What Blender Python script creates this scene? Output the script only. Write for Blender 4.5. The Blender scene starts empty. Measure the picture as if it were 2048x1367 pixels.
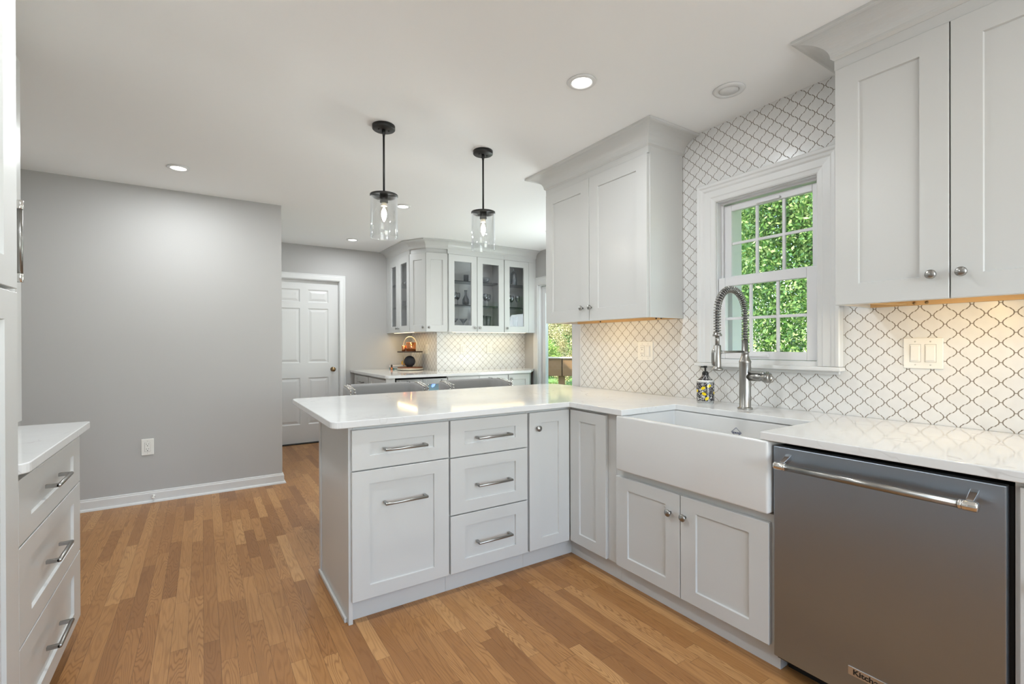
import bpy, bmesh, math, random
import numpy as np
from mathutils import Vector, Matrix
PI = math.pi
rnd = random.Random(7)
scene = bpy.context.scene
COL = scene.collection

# ---------------------------------------------------------------- camera
def R_(a): return math.radians(a)
YAW, PITCH, ROLL, HCAM = R_(32.957), R_(-0.1413), R_(-0.1815), 1.2471
F = Vector((math.sin(YAW)*math.cos(PITCH), math.cos(YAW)*math.cos(PITCH), math.sin(PITCH)))
Rv = Vector((math.cos(YAW), -math.sin(YAW), 0)); Uv = Rv.cross(F)
R2 = Rv*math.cos(ROLL)+Uv*math.sin(ROLL); U2 = -Rv*math.sin(ROLL)+Uv*math.cos(ROLL)
cam = bpy.data.cameras.new('camera'); camo = bpy.data.objects.new('camera', cam); COL.objects.link(camo)
M = Matrix((R2, U2, -F)).transposed().to_4x4(); M.translation = Vector((0, 0, HCAM)); camo.matrix_world = M
cam.sensor_width = 36; cam.sensor_fit = 'HORIZONTAL'; cam.lens = 955.29/2048*36
cam.shift_y = (690.57-683.5)/2048; cam.clip_start = .02; cam.clip_end = 200
scene.camera = camo

# ---------------------------------------------------------------- world, sun, exposure
W = bpy.data.worlds.new('sky'); scene.world = W; W.use_nodes = True
nt = W.node_tree; bg = nt.nodes['Background']; sky = nt.nodes.new('ShaderNodeTexSky')
sky.sky_type = 'NISHITA'; sky.sun_disc = False; sky.sun_elevation = R_(48); sky.sun_rotation = R_(250); sky.air_density = 1.0
nt.links.new(sky.outputs[0], bg.inputs[0]); bg.inputs[1].default_value = 1.15
sun = bpy.data.lights.new('sun', 'SUN'); sun.energy = 8.0; sun.angle = R_(1.0); sun.color = (1, .95, .84)
suno = bpy.data.objects.new('sun', sun); COL.objects.link(suno)
suno.rotation_euler = Vector((.62, .30, -.78)).to_track_quat('-Z', 'Y').to_euler()
vs = scene.view_settings; vs.view_transform = 'Standard'; vs.look = 'None'; vs.gamma = 1; vs.use_curve_mapping = False
vs.exposure = 0.05
DOWN_W, BACK_W = 13.0, 62.0
UNDER_W = 1.4
def area(name, loc, size, energy, color, direction=(0, 0, -1), size_y=None, shape=None, parent=None, spread=None):
    l = bpy.data.lights.new(name, 'AREA'); l.energy = energy; l.color = color
    l.shape = shape or ('RECTANGLE' if size_y else 'SQUARE'); l.size = size
    if size_y: l.size_y = size_y
    if spread: l.spread = spread
    o = bpy.data.objects.new(name, l); COL.objects.link(o)
    if parent: o.parent = parent; loc = Vector(loc)-parent.location
    o.location = loc; o.rotation_euler = Vector(direction).to_track_quat('-Z', 'Y').to_euler()
    return o
# fill lamps added at the unseen rear opening and patio doorway, tilted upward
area('fill_rear_opening', (0.9, -2.62, 1.45), 2.2, BACK_W, (.90, .97, 1), (0, 1, 1.0), 1.6)
area('daylight_patio_door', (3.985, 3.86, 1.10), .80, 42, (.90, .97, 1), (-1, 0, 1.0), 1.9)

# ---------------------------------------------------------------- materials
MATS = {}
def principled(name, col, rough=.5, metal=0., spec=.5, coat=0., emis=None, es=0., bump=None, aniso=0.):
    if name in MATS: return MATS[name]
    m = bpy.data.materials.new(name); m.use_nodes = True; t = m.node_tree; b = t.nodes['Principled BSDF']
    b.inputs['Base Color'].default_value = (*col, 1); b.inputs['Roughness'].default_value = rough
    b.inputs['Metallic'].default_value = metal; b.inputs['Specular IOR Level'].default_value = spec
    b.inputs['Coat Weight'].default_value = coat
    if aniso: b.inputs['Anisotropic'].default_value = aniso
    if emis: b.inputs['Emission Color'].default_value = (*emis, 1); b.inputs['Emission Strength'].default_value = es
    if bump:
        n = t.nodes.new('ShaderNodeTexNoise'); n.inputs['Scale'].default_value = bump[0]; n.inputs['Detail'].default_value = 4
        bp = t.nodes.new('ShaderNodeBump'); bp.inputs['Strength'].default_value = bump[1]; bp.inputs['Distance'].default_value = .002
        g = t.nodes.new('ShaderNodeNewGeometry'); t.links.new(g.outputs['Position'], n.inputs['Vector'])
        t.links.new(n.outputs['Fac'], bp.inputs['Height']); t.links.new(bp.outputs[0], b.inputs['Normal'])
    MATS[name] = m; return m
class NT:
    def __init__(s, m): s.t = m.node_tree; s.n = s.t.nodes; s.b = s.n.get('Principled BSDF')
    def link(s, a, b): s.t.links.new(a, b)
    def val(s, sock, v):
        if isinstance(v, (int, float)): sock.default_value = v
        else: s.link(v, sock)
    def math(s, op, a, b=None, c=None):
        n = s.n.new('ShaderNodeMath'); n.operation = op; s.val(n.inputs[0], a)
        if b is not None: s.val(n.inputs[1], b)
        if c is not None: s.val(n.inputs[2], c)
        return n.outputs[0]
    def comb(s, x, y, z=0.):
        n = s.n.new('ShaderNodeCombineXYZ')
        for i, v in enumerate((x, y, z)): s.val(n.inputs[i], v)
        return n.outputs[0]
    def pos(s):
        g = s.n.new('ShaderNodeNewGeometry'); sp = s.n.new('ShaderNodeSeparateXYZ'); s.link(g.outputs['Position'], sp.inputs[0])
        return sp.outputs[0], sp.outputs[1], sp.outputs[2], g.outputs['Position']
    def noise(s, vec, scale=1., detail=2., rough=.5):
        n = s.n.new('ShaderNodeTexNoise'); s.link(vec, n.inputs['Vector']); n.inputs['Scale'].default_value = scale
        n.inputs['Detail'].default_value = detail; n.inputs['Roughness'].default_value = rough; return n.outputs['Fac']
    def ramp(s, fac, stops):
        n = s.n.new('ShaderNodeValToRGB'); e = n.color_ramp.elements
        while len(e) < len(stops): e.new(.5)
        for el, (p, c) in zip(e, stops): el.position = p; el.color = (*c, 1)
        s.link(fac, n.inputs[0]); return n.outputs[0]
    def mix(s, fac, a, b, mode='MIX'):
        n = s.n.new('ShaderNodeMix'); n.data_type = 'RGBA'; n.blend_type = mode; s.val(n.inputs[0], fac)
        for i, v in ((6, a), (7, b)):
            if isinstance(v, tuple): n.inputs[i].default_value = (*v, 1)
            else: s.link(v, n.inputs[i])
        return n.outputs[2]
    def bump(s, h, strength, dist=.002):
        n = s.n.new('ShaderNodeBump'); s.link(h, n.inputs['Height']); n.inputs['Strength'].default_value = strength
        n.inputs['Distance'].default_value = dist; s.link(n.outputs[0], s.b.inputs['Normal'])
    def white(s, x, y=0.):
        n = s.n.new('ShaderNodeTexWhiteNoise'); n.noise_dimensions = '2D'; s.link(s.comb(x, y), n.inputs['Vector']); return n.outputs['Value'], n.outputs['Color']

paint = principled('cabinet_white_paint', (.58, .583, .57), .32, spec=.5)
paint_in = principled('cabinet_interior', (.80, .80, .79), .5)
trimp = principled('trim_white_paint', (.70, .705, .70), .35)
ceilm = principled('ceiling_paint', (.87, .875, .87), .9, spec=.2, bump=(250, .05))
greyw = principled('grey_wall_paint', (.47, .465, .455), .75, spec=.25, bump=(300, .12))
steel = principled('brushed_nickel', (.34, .335, .32), .28, 1.)
chrome = principled('polished_steel', (.75, .74, .72), .12, 1.)
blackm = principled('black_metal', (.018, .018, .017), .42, .2)
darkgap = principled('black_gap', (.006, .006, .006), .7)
maple = principled('maple_underside', (.62, .41, .20), .5)
plate = principled('white_plastic', (.80, .79, .75), .35)
slot = principled('slot_dark', (.03, .03, .03), .6)
porcelain = principled('fireclay', (.66, .66, .65), .12, coat=.5, bump=(9, .25))
brass = principled('antique_brass', (.30, .21, .11), .3, 1.)
copper = principled('copper', (.80, .32, .14), .18, 1.)
gold = principled('gold', (.85, .55, .15), .2, 1.)
extw = principled('vinyl_white', (.72, .725, .74), .4)
fridgem = principled('fridge_steel', (.55, .55, .54), .3, 1.)

def make_steel():
    m = bpy.data.materials.new('brushed_stainless'); m.use_nodes = True; k = NT(m); x, y, z, p = k.pos()
    n = k.noise(k.comb(0., k.math('MULTIPLY', y, 9.), k.math('MULTIPLY', z, 1500.)), 1., 2.)
    k.b.inputs['Base Color'].default_value = (.335, .385, .445, 1); k.b.inputs['Metallic'].default_value = 1
    k.link(k.math('MULTIPLY_ADD', n, .08, .33), k.b.inputs['Roughness'])
    k.b.inputs['Anisotropic'].default_value = .55; tg = k.n.new('ShaderNodeTangent'); tg.direction_type = 'UV_MAP'; tg.uv_map = 'brush'; k.link(tg.outputs[0], k.b.inputs['Tangent'])
    k.bump(n, .03, .0006); return m
stainless = make_steel()

def make_quartz():
    m = bpy.data.materials.new('white_quartz'); m.use_nodes = True; k = NT(m); x, y, z, p = k.pos()
    w = k.noise(p, 1.6, 3.); ww = k.n.new('ShaderNodeVectorMath'); ww.operation = 'ADD'; k.link(p, ww.inputs[0])
    k.link(k.comb(k.math('MULTIPLY', w, .9), k.math('MULTIPLY', w, 1.3), 0.), ww.inputs[1])
    v = k.noise(ww.outputs[0], 2.3, 4.)
    d = k.math('ABSOLUTE', k.math('SUBTRACT', v, .5))
    vein = k.math('SUBTRACT', 1., k.math('MINIMUM', k.math('MULTIPLY', d, 130.), 1.))
    patch = k.noise(p, 1.1, 1.); patch = k.math('MAXIMUM', k.math('MULTIPLY', k.math('SUBTRACT', patch, .42), 4.), 0.)
    vein = k.math('MINIMUM', k.math('MULTIPLY', vein, patch), 1.)
    cloud = k.ramp(k.noise(p, 3., 4.), [(.35, (.69, .695, .69)), (.65, (.74, .745, .745))])
    k.link(k.mix(k.math('MULTIPLY', vein, .45), cloud, (.38, .36, .34)), k.b.inputs['Base Color'])
    k.b.inputs['Roughness'].default_value = .07; k.b.inputs['Specular IOR Level'].default_value = .6; return m
quartz = make_quartz()

def make_tile(name, axis, s0, z0=1.136, P=.080, H=.0747):
    m = bpy.data.materials.new(name); m.use_nodes = True; k = NT(m); x, y, z, p = k.pos()
    s = x if axis == 'X' else y
    q = k.math('SUBTRACT', k.math('DIVIDE', k.math('SUBTRACT', s, s0), P/2), .5)
    t = k.math('PINGPONG', k.math('DIVIDE', k.math('SUBTRACT', z, z0), H/2), 1.)
    fc = k.n.new('ShaderNodeFloatCurve'); c = fc.mapping.curves[0]
    pts = [(0, -1), (.10, -.975), (.22, -.84), (.36, -.47), (.46, -.27), (.54, .27), (.64, .47), (.78, .84), (.90, .975), (1, 1)]
    pts = [(a, .5+.5*b) for a, b in pts]
    c.points[0].location = pts[0]; c.points[1].location = pts[-1]
    for a in pts[1:-1]: c.points.new(*a)
    fc.mapping.update(); k.link(t, fc.inputs['Value'])
    al = k.math('MULTIPLY_ADD', fc.outputs[0], .75, -.375)
    mm = k.math('FLOORED_MODULO', q, 2.)
    ds = [k.math('ABSOLUTE', k.math('SUBTRACT', mm, al)),
          k.math('ABSOLUTE', k.math('SUBTRACT', mm, k.math('SUBTRACT', 1., al))),
          k.math('ABSOLUTE', k.math('SUBTRACT', mm, k.math('ADD', 2., al))),
          k.math('ABSOLUTE', k.math('SUBTRACT', mm, k.math('SUBTRACT', -1., al)))]
    d = ds[0]
    for e in ds[1:]: d = k.math('MINIMUM', d, e)
    d = k.math('MULTIPLY', d, P/2)
    # cosine of the slope, so the joint keeps an even width
    tt = k.math('ABSOLUTE', k.math('SUBTRACT', t, .5))
    d = k.math('MULTIPLY', d, k.math('MULTIPLY_ADD', k.math('MINIMUM', k.math('MULTIPLY', tt, 2.), 1.), .36, .64))
    line = k.math('LESS_THAN', d, .0016)
    b0 = k.math('MULTIPLY', k.math('LESS_THAN', t, .04), k.math('LESS_THAN', k.math('ABSOLUTE', k.math('SUBTRACT', mm, 1.5)), .1))
    b1 = k.math('MULTIPLY', k.math('GREATER_THAN', t, .96), k.math('LESS_THAN', k.math('ABSOLUTE', k.math('SUBTRACT', mm, .5)), .1))
    line = k.math('MAXIMUM', line, k.math('MAXIMUM', b0, b1))
    cloud = k.noise(p, 22., 2.)
    tile = k.ramp(cloud, [(.3, (.70, .70, .69)), (.7, (.74, .74, .73))])
    k.link(k.mix(line, tile, (.205, .175, .14)), k.b.inputs['Base Color'])
    k.link(k.math('MULTIPLY_ADD', line, .5, .24), k.b.inputs['Roughness'])
    soft = k.math('MINIMUM', k.math('DIVIDE', d, .003), 1.)
    k.bump(k.math('ADD', soft, k.math('MULTIPLY', cloud, .3)), .35, .0015)
    return m
tile_y = make_tile('arabesque_tile_sink_wall', 'Y', .784)
tile_x = make_tile('arabesque_tile_bar_wall', 'X', 2.56, P=.092, H=.086)
tile_y2 = make_tile('arabesque_tile_bar_return', 'Y', 5.62, P=.092, H=.086)

def make_floor():
    m = bpy.data.materials.new('oak_strip_floor'); m.use_nodes = True; k = NT(m); x, y, z, p = k.pos()
    w = .0571
    xs = k.math('DIVIDE', x, w); r = k.math('FLOOR', xs); fx = k.math('SUBTRACT', xs, r)
    rn, rc = k.white(r, 3.3)
    L = k.math('MULTIPLY_ADD', rn, .45, .42)
    ys = k.math('ADD', k.math('DIVIDE', y, L), k.math('MULTIPLY', rn, 57.3)); c = k.math('FLOOR', ys); fy = k.math('SUBTRACT', ys, c)
    idv, idc = k.white(r, c)
    idv2, _ = k.white(c, k.math('ADD', r, .7))
    ex = k.math('MULTIPLY', k.math('MINIMUM', fx, k.math('SUBTRACT', 1., fx)), w)
    ey = k.math('MULTIPLY', k.math('MINIMUM', fy, k.math('SUBTRACT', 1., fy)), L)
    gap = k.math('LESS_THAN', k.math('MINIMUM', ex, ey), .00055)
    off = k.math('MULTIPLY', idv, 91.)
    g1 = k.noise(k.comb(k.math('MULTIPLY', x, 13.), k.math('MULTIPLY', y, 1.25), off), 1., 1.8, .45)
    freq = k.math('MULTIPLY_ADD', idv2, 110., 90.)
    rings = k.math('SINE', k.math('MULTIPLY', g1, freq))
    rings = k.math('MULTIPLY_ADD', rings, .5, .5); rings = k.math('POWER', rings, 3.2)
    fib = k.noise(k.comb(k.math('MULTIPLY', x, 420.), k.math('MULTIPLY', y, 9.), off), 1., 3., .6)
    base = k.ramp(idv, [(0., (.27, .122, .042)), (.15, (.345, .160, .054)), (.5, (.40, .195, .068)), (.8, (.445, .224, .082)), (1., (.52, .282, .112))])
    blot = k.noise(k.comb(k.math('MULTIPLY', x, 14.), k.math('MULTIPLY', y, 3.), off), 1., 3., .6)
    col = k.mix(k.math('MULTIPLY', rings, k.math('MULTIPLY_ADD', idv2, .40, .20)), base, (.19, .074, .020))
    col = k.mix(k.math('MULTIPLY', k.math('MAXIMUM', k.math('SUBTRACT', fib, .45), 0.), 1.1), col, (.22, .10, .038))
    col = k.mix(k.math('MULTIPLY', k.math('MAXIMUM', k.math('SUBTRACT', blot, .55), 0.), 1.2), col, (.22, .105, .042))
    col = k.mix(k.math('MULTIPLY', gap, .75), col, (.06, .03, .013))
    k.link(col, k.b.inputs['Base Color'])
    k.link(k.math('MULTIPLY_ADD', fib, .15, .30), k.b.inputs['Roughness']); k.b.inputs['Specular IOR Level'].default_value = .35
    k.bump(k.math('SUBTRACT', fib, k.math('MULTIPLY', gap, 3.)), .12, .0008)
    return m
oak = make_floor()

def thin_glass(name, tint=(1, 1, 1), refl=.9, rough=0.):
    m = bpy.data.materials.new(name); m.use_nodes = True; k = NT(m); t = k.t; k.n.remove(k.b)
    tr = k.n.new('ShaderNodeBsdfTransparent'); tr.inputs[0].default_value = (*tint, 1)
    gl = k.n.new('ShaderNodeBsdfGlossy'); gl.inputs['Roughness'].default_value = rough; gl.inputs[0].default_value = (.95, .97, 1, 1)
    lw = k.n.new('ShaderNodeLayerWeight'); lw.inputs['Blend'].default_value = .5
    f = k.math('MULTIPLY_ADD', k.math('POWER', lw.outputs['Facing'], 4.), .80, .04)
    mx = k.n.new('ShaderNodeMixShader'); k.link(k.math('MINIMUM', k.math('MULTIPLY', f, refl), .95), mx.inputs[0])
    k.link(tr.outputs[0], mx.inputs[1]); k.link(gl.outputs[0], mx.inputs[2]); k.link(mx.outputs[0], k.n['Material Output'].inputs[0])
    return m
pane_glass = thin_glass('window_glass', (.98, .99, .985), .5)
shade_glass = thin_glass('clear_shade_glass', (.97, .975, .975), 1.6)
door_glass = thin_glass('cabinet_door_glass', (.97, .975, .98), 1.0, .02)
ware_glass = thin_glass('glassware_glass', (.80, .82, .84), 2.4, .05)

def leafmat(name, stops):
    m = bpy.data.materials.new(name); m.use_nodes = True; k = NT(m); x, y, z, p = k.pos()
    g = k.n.new('ShaderNodeNewGeometry')
    f = k.math('ADD', k.math('MULTIPLY', g.outputs['Random Per Island'], .55), k.math('MULTIPLY', k.noise(p, 1.6, 3.), .45))
    col = k.ramp(f, stops); k.link(col, k.b.inputs['Base Color']); k.b.inputs['Roughness'].default_value = .45
    tl = k.n.new('ShaderNodeBsdfTranslucent'); k.link(col, tl.inputs[0]); mx = k.n.new('ShaderNodeMixShader'); mx.inputs[0].default_value = .3
    k.link(k.b.outputs[0], mx.inputs[1]); k.link(tl.outputs[0], mx.inputs[2]); k.link(mx.outputs[0], k.n['Material Output'].inputs[0]); return m
leaf_a = leafmat('leaf_green', [(.15, (.025, .075, .02)), (.38, (.085, .20, .04)), (.6, (.24, .40, .09)), (.85, (.62, .66, .28))])
leaf_b = leafmat('leaf_yellow_green', [(.15, (.10, .22, .04)), (.5, (.33, .48, .09)), (.8, (.62, .68, .22))])
leaf_c = leafmat('leaf_tan', [(.2, (.25, .25, .10)), (.5, (.52, .46, .22)), (.8, (.72, .60, .36))])
bark = principled('bark', (.16, .12, .085), .9, bump=(30, .6))
grassm = principled('grass', (.16, .30, .07), .9, bump=(60, .8))
fencew = principled('weathered_wood', (.20, .11, .045), .85, bump=(50, .6))

def make_fabric():
    m = bpy.data.materials.new('grey_upholstery'); m.use_nodes = True; k = NT(m); x, y, z, p = k.pos()
    n = k.noise(p, 600., 2.); k.link(k.ramp(n, [(.3, (.20, .195, .19)), (.7, (.34, .33, .32))]), k.b.inputs['Base Color'])
    k.b.inputs['Roughness'].default_value = .95; k.b.inputs['Sheen Weight'].default_value = .3; k.bump(n, .3, .001); return m
fabric = make_fabric()
walnut = principled('walnut', (.20, .075, .035), .4, bump=(60, .15))
ebony = principled('dark_wood', (.04, .025, .018), .5)

def emission(name, col, s):
    m = bpy.data.materials.new(name); m.use_nodes = True; k = NT(m)
    k.b.inputs['Base Color'].default_value = (.8, .8, .8, 1); k.b.inputs['Emission Color'].default_value = (*col, 1); k.b.inputs['Emission Strength'].default_value = s
    return m
led = emission('downlight_lens', (1, .985, .95), 6.)
bulbm = emission('bulb_glow', (1, .95, .87), 110.)
ledwarm = emission('warm_led_strip', (1, .72, .34), 9.)
ledsoft = emission('soft_led_bar', (1, .80, .50), 2.5)
blue = emission('blue_display', (.02, .22, 1), 1.6)

# ---------------------------------------------------------------- mesh helpers
class Fr:                                   # a local frame: u along the front, z up, n outwards
    def __init__(s, x, y, U, z=0.):
        U = Vector((U[0], U[1])).normalized(); s.o = Vector((x, y, z)); s.U = Vector((U.x, U.y, 0)); s.N = Vector((U.y, -U.x, 0)); s.Z = Vector((0, 0, 1))
    def __call__(s, u, z, n=0.): return s.o+s.U*u+s.Z*z+s.N*n
ID = None
class MB:
    def __init__(s): s.v = []; s.f = []; s.sm = []
    def add(s, vs, fs, smooth=False):
        b = len(s.v); s.v += [Vector(a) for a in vs]; s.f += [[b+i for i in f] for f in fs]; s.sm += [smooth]*len(fs); return s
    def box(s, x0, x1, y0, y1, z0, z1, fr=None):
        P = [(x, y, z) for z in (z0, z1) for y in (y0, y1) for x in (x0, x1)]
        if fr: P = [fr(a, c, b) for a, b, c in P]           # u, n, z
        return s.add(P, [(0, 2, 3, 1), (4, 5, 7, 6), (0, 1, 5, 4), (2, 6, 7, 3), (0, 4, 6, 2), (1, 3, 7, 5)])
    def prism(s, poly, z0, z1):
        n = len(poly); P = [(a, b, z0) for a, b in poly]+[(a, b, z1) for a, b in poly]
        return s.add(P, [list(range(n))[::-1], list(range(n, 2*n))]+[(i, (i+1) % n, n+(i+1) % n, n+i) for i in range(n)])
    def lathe(s, prof, c=(0, 0, 0), axis=(0, 0, 1), seg=24, smooth=True, scale=(1, 1)):
        ax = Vector(axis).normalized(); a = ax.orthogonal().normalized() if abs(ax.z) < .99 else Vector((1, 0, 0)); b = ax.cross(a); c = Vector(c)
        P = []; 
        for r, h in prof:
            for i in range(seg):
                t = 2*PI*i/seg; P.append(c+ax*h+a*(r*math.cos(t)*scale[0])+b*(r*math.sin(t)*scale[1]))
        fs = []
        for j in range(len(prof)-1):
            for i in range(seg): fs.append((j*seg+i, j*seg+(i+1) % seg, (j+1)*seg+(i+1) % seg, (j+1)*seg+i))
        if prof[0][0] > 1e-6: fs.append(list(range(seg))[::-1])
        if prof[-1][0] > 1e-6: fs.append([(len(prof)-1)*seg+i for i in range(seg)])
        return s.add(P, fs, smooth)
    def cyl(s, p0, p1, r, seg=16, r1=None):
        p0 = Vector(p0); d = Vector(p1)-p0; return s.lathe([(r, 0), (r if r1 is None else r1, d.length)], p0, d, seg)
    def tube(s, pts, r, seg=10):
        pts = [Vector(p) for p in pts]; n = len(pts); P = []; up = None
        for i, p in enumerate(pts):
            d = (pts[min(i+1, n-1)]-pts[max(i-1, 0)]).normalized()
            if up is None: up = d.orthogonal().normalized()
            up = (up-d*up.dot(d)).normalized(); b = d.cross(up); rr = r[i] if isinstance(r, (list, tuple)) else r
            for j in range(seg):
                t = 2*PI*j/seg; P.append(p+up*(rr*math.cos(t))+b*(rr*math.sin(t)))
        fs = [(i*seg+j, i*seg+(j+1) % seg, (i+1)*seg+(j+1) % seg, (i+1)*seg+j) for i in range(n-1) for j in range(seg)]
        fs += [list(range(seg))[::-1], [(n-1)*seg+j for j in range(seg)]]
        return s.add(P, fs, True)
    def sphere(s, c, r, sx=1, sz=1, seg=24, rings=14):
        prof = [(max(r*sx*math.sin(PI*i/rings), 1e-7), -r*sz*math.cos(PI*i/rings)) for i in range(rings+1)]
        return s.lathe(prof, c, (0, 0, 1), seg)
    def sweep(s, path, prof, fn, closed=False):
        """prof = closed polygon of (offset to the left of the path, height); fn(a, b, h) -> world"""
        n = len(path); path = [Vector(p) for p in path]; P = []; m = len(prof)
        for i in range(n):
            if closed or 0 < i < n-1:
                d0 = (path[i]-path[i-1]).normalized(); d1 = (path[(i+1) % n]-path[i]).normalized()
            elif i == 0: d0 = d1 = (path[1]-path[0]).normalized()
            else: d0 = d1 = (path[-1]-path[-2]).normalized()
            n0 = Vector((-d0.y, d0.x)); n1 = Vector((-d1.y, d1.x)); q = (n0+n1); q = q/q.dot(n0) if q.length > 1e-6 else n0
            for o, h in prof: c = path[i]+q*o; P.append(fn(c.x, c.y, h))
        fs = []
        for i in range(n if closed else n-1):
            k = (i+1) % n
            for j in range(m): fs.append((i*m+j, k*m+j, k*m+(j+1) % m, i*m+(j+1) % m))
        if not closed: fs += [list(range(m))[::-1], [(n-1)*m+j for j in range(m)]]
        return s.add(P, fs)
    def build(s, name, mat, parent=None, bevel=0, seg=2, local=False):
        off = Vector((0, 0, 0))
        if parent is not None and not local:
            q = parent
            while q is not None: off = off+q.location; q = q.parent
        me = bpy.data.meshes.new(name); me.from_pydata([v-off for v in s.v], [], s.f)
        bm = bmesh.new(); bm.from_mesh(me); bm.normal_update()
        bmesh.ops.recalc_face_normals(bm, faces=bm.faces); bm.to_mesh(me); bm.free()
        me.polygons.foreach_set('use_smooth', [bool(x) for x in s.sm]) if len(s.sm) == len(me.polygons) else None
        me.materials.append(mat); o = bpy.data.objects.new(name, me); COL.objects.link(o)
        if parent is not None: o.parent = parent
        if bevel:
            b = o.modifiers.new('bevel', 'BEVEL'); b.width = bevel; b.segments = seg; b.limit_method = 'ANGLE'; b.angle_limit = R_(40); b.harden_normals = False
        return o
def thing(name, label, cat, loc, group=None, rz=0):
    o = bpy.data.objects.new(name, None); COL.objects.link(o); o.location = loc; o.rotation_euler = (0, 0, rz); o.empty_display_size = .1
    o['label'] = label; o['category'] = cat
    if group: o['group'] = group
    return o
def tag(o, label, cat, group=None, kind=None):
    o['label'] = label; o['category'] = cat
    if group: o['group'] = group
    if kind: o['kind'] = kind
    return o
def structure(o, label=None):
    o['kind'] = 'structure'
    if label: o['label'] = label
    return o
def sroot(name, loc, label=None):
    o = bpy.data.objects.new(name, None); COL.objects.link(o); o.location = loc; return structure(o, label)
def copy_tree(o, parent=None):
    c = o.copy(); COL.objects.link(c)
    if parent is not None: c.parent = parent
    for ch in list(o.children): copy_tree(ch, c)
    return c
def text_mesh(name, body, size, fn, mat, parent, extrude=.0004, center=True, bold=0., sx=1.):
    cu = bpy.data.curves.new('t', 'FONT'); cu.body = body; cu.size = size; cu.extrude = extrude; cu.offset = bold
    if center: cu.align_x = 'CENTER'; cu.align_y = 'CENTER'
    o = bpy.data.objects.new('t', cu); COL.objects.link(o); dg = bpy.context.evaluated_depsgraph_get(); dg.update()
    me = bpy.data.meshes.new_from_object(o.evaluated_get(dg)); bpy.data.objects.remove(o)
    off = Vector((0, 0, 0)); q = parent
    while q is not None: off = off+q.location; q = q.parent
    me.name = name
    for v in me.vertices: v.co = fn(v.co.x*sx, v.co.y, v.co.z)-off
    me.materials.clear(); me.materials.append(mat); ob = bpy.data.objects.new(name, me); COL.objects.link(ob); ob.parent = parent; return ob
def rounded(poly, radii, seg=6):
    out = []; n = len(poly)
    for i in range(n):
        r = radii[i]; p = Vector(poly[i])
        if r <= 0: out.append(tuple(p)); continue
        a = (Vector(poly[i-1])-p).normalized(); b = (Vector(poly[(i+1) % n])-p).normalized()
        ang = a.angle(b); t = r/math.tan(ang/2); c = p+(a+b).normalized()*(r/math.sin(ang/2))
        s = p+a*t; e = p+b*t; a0 = math.atan2(*(s-c).yx); a1 = math.atan2(*(e-c).yx)
        d = (a1-a0+PI) % (2*PI)-PI
        for k in range(seg+1): th = a0+d*k/seg; out.append((c.x+r*math.cos(th), c.y+r*math.sin(th)))
    return out

# ---------------------------------------------------------------- cabinet helpers
def shaker(fr, u0, u1, z0, z1, ru=.078, rz=.06, t=.02, rec=.009, hole=False):
    """door or drawer front: n from 0 (front face) back to -t; recessed flat centre, or a through hole for glass"""
    m = MB(); a0, a1, b0, b1 = u0+ru, u1-ru, z0+rz, z1-rz; e = .0025
    O = [(u0, z0), (u1, z0), (u1, z1), (u0, z1)]; I = [(a0, b0), (a1, b0), (a1, b1), (a0, b1)]
    J = [(a0+e, b0+e), (a1-e, b0+e), (a1-e, b1-e), (a0+e, b1-e)]
    c = .0015
    Of = [(u0+c, z0+c), (u1-c, z0+c), (u1-c, z1-c), (u0+c, z1-c)]
    V = [fr(u, z, 0) for u, z in Of]+[fr(u, z, 0) for u, z in I]+[fr(u, z, -rec) for u, z in J]+[fr(u, z, -c) for u, z in O]+[fr(u, z, -t) for u, z in O]
    fs = []
    for i in range(4):
        j = (i+1) % 4
        fs += [(i, j, 4+j, 4+i), (4+i, 4+j, 8+j, 8+i), (12+i, 12+j, j, i), (16+i, 16+j, 12+j, 12+i)]
    if hole:
        V += [fr(u, z, -t) for u, z in J]
        for i in range(4):
            j = (i+1) % 4; fs += [(8+i, 8+j, 20+j, 20+i), (20+i, 20+j, 16+j, 16+i)]
    else: fs += [(8, 9, 10, 11), (16, 19, 18, 17)]
    return m.add(V, fs)
def bar_pull(fr, uc, zc, L, parent, vertical=False, out=.036, r=.0065, name='handle'):
    m = MB(); h = L/2; q = .006
    if vertical:
        m.box(uc-q, uc+q, 0, out, zc-h, zc-h+.012, fr).box(uc-q, uc+q, 0, out, zc+h-.012, zc+h, fr)
        m.cyl(fr(uc, zc-h, out), fr(uc, zc+h, out), r)
    else:
        m.box(uc-h, uc-h+.013, 0, out, zc-q, zc+q, fr).box(uc+h-.013, uc+h, 0, out, zc-q, zc+q, fr)
        m.cyl(fr(uc-h, zc, out), fr(uc+h, zc, out), r)
    o = m.build(name, steel, parent, bevel=.001, seg=1); o['label'] = 'brushed nickel bar handle'; return o
KN = [(.0065, 0), (.0055, .006), (.006, .012), (.012, .016), (.0165, .020), (.0165, .024), (.012, .0285), (.0, .030)]
def knob(fr, u, z, parent, s=1.):
    m = MB().lathe([(a*s, b*s) for a, b in KN], fr(u, z, 0), fr.N, 20); o = m.build('knob', steel, parent); o['label'] = 'round brushed nickel knob'; return o
def crown_prof(out, h, z1):
    pts = [(-.012, z1-h), (0., z1-h), (.006, z1-h+.006)]
    for i in range(13):
        t = i/12*PI/2; pts.append((.01+(out-.022)*(1-math.cos(t)), z1-h+.010+(h-.026)*math.sin(t)))
    pts += [(out-.004, z1-.014), (out, z1-.012), (out, z1-.0005), (-.012, z1-.0005)]
    return pts
W3 = lambda a, b, h: (a, b, h)

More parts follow.
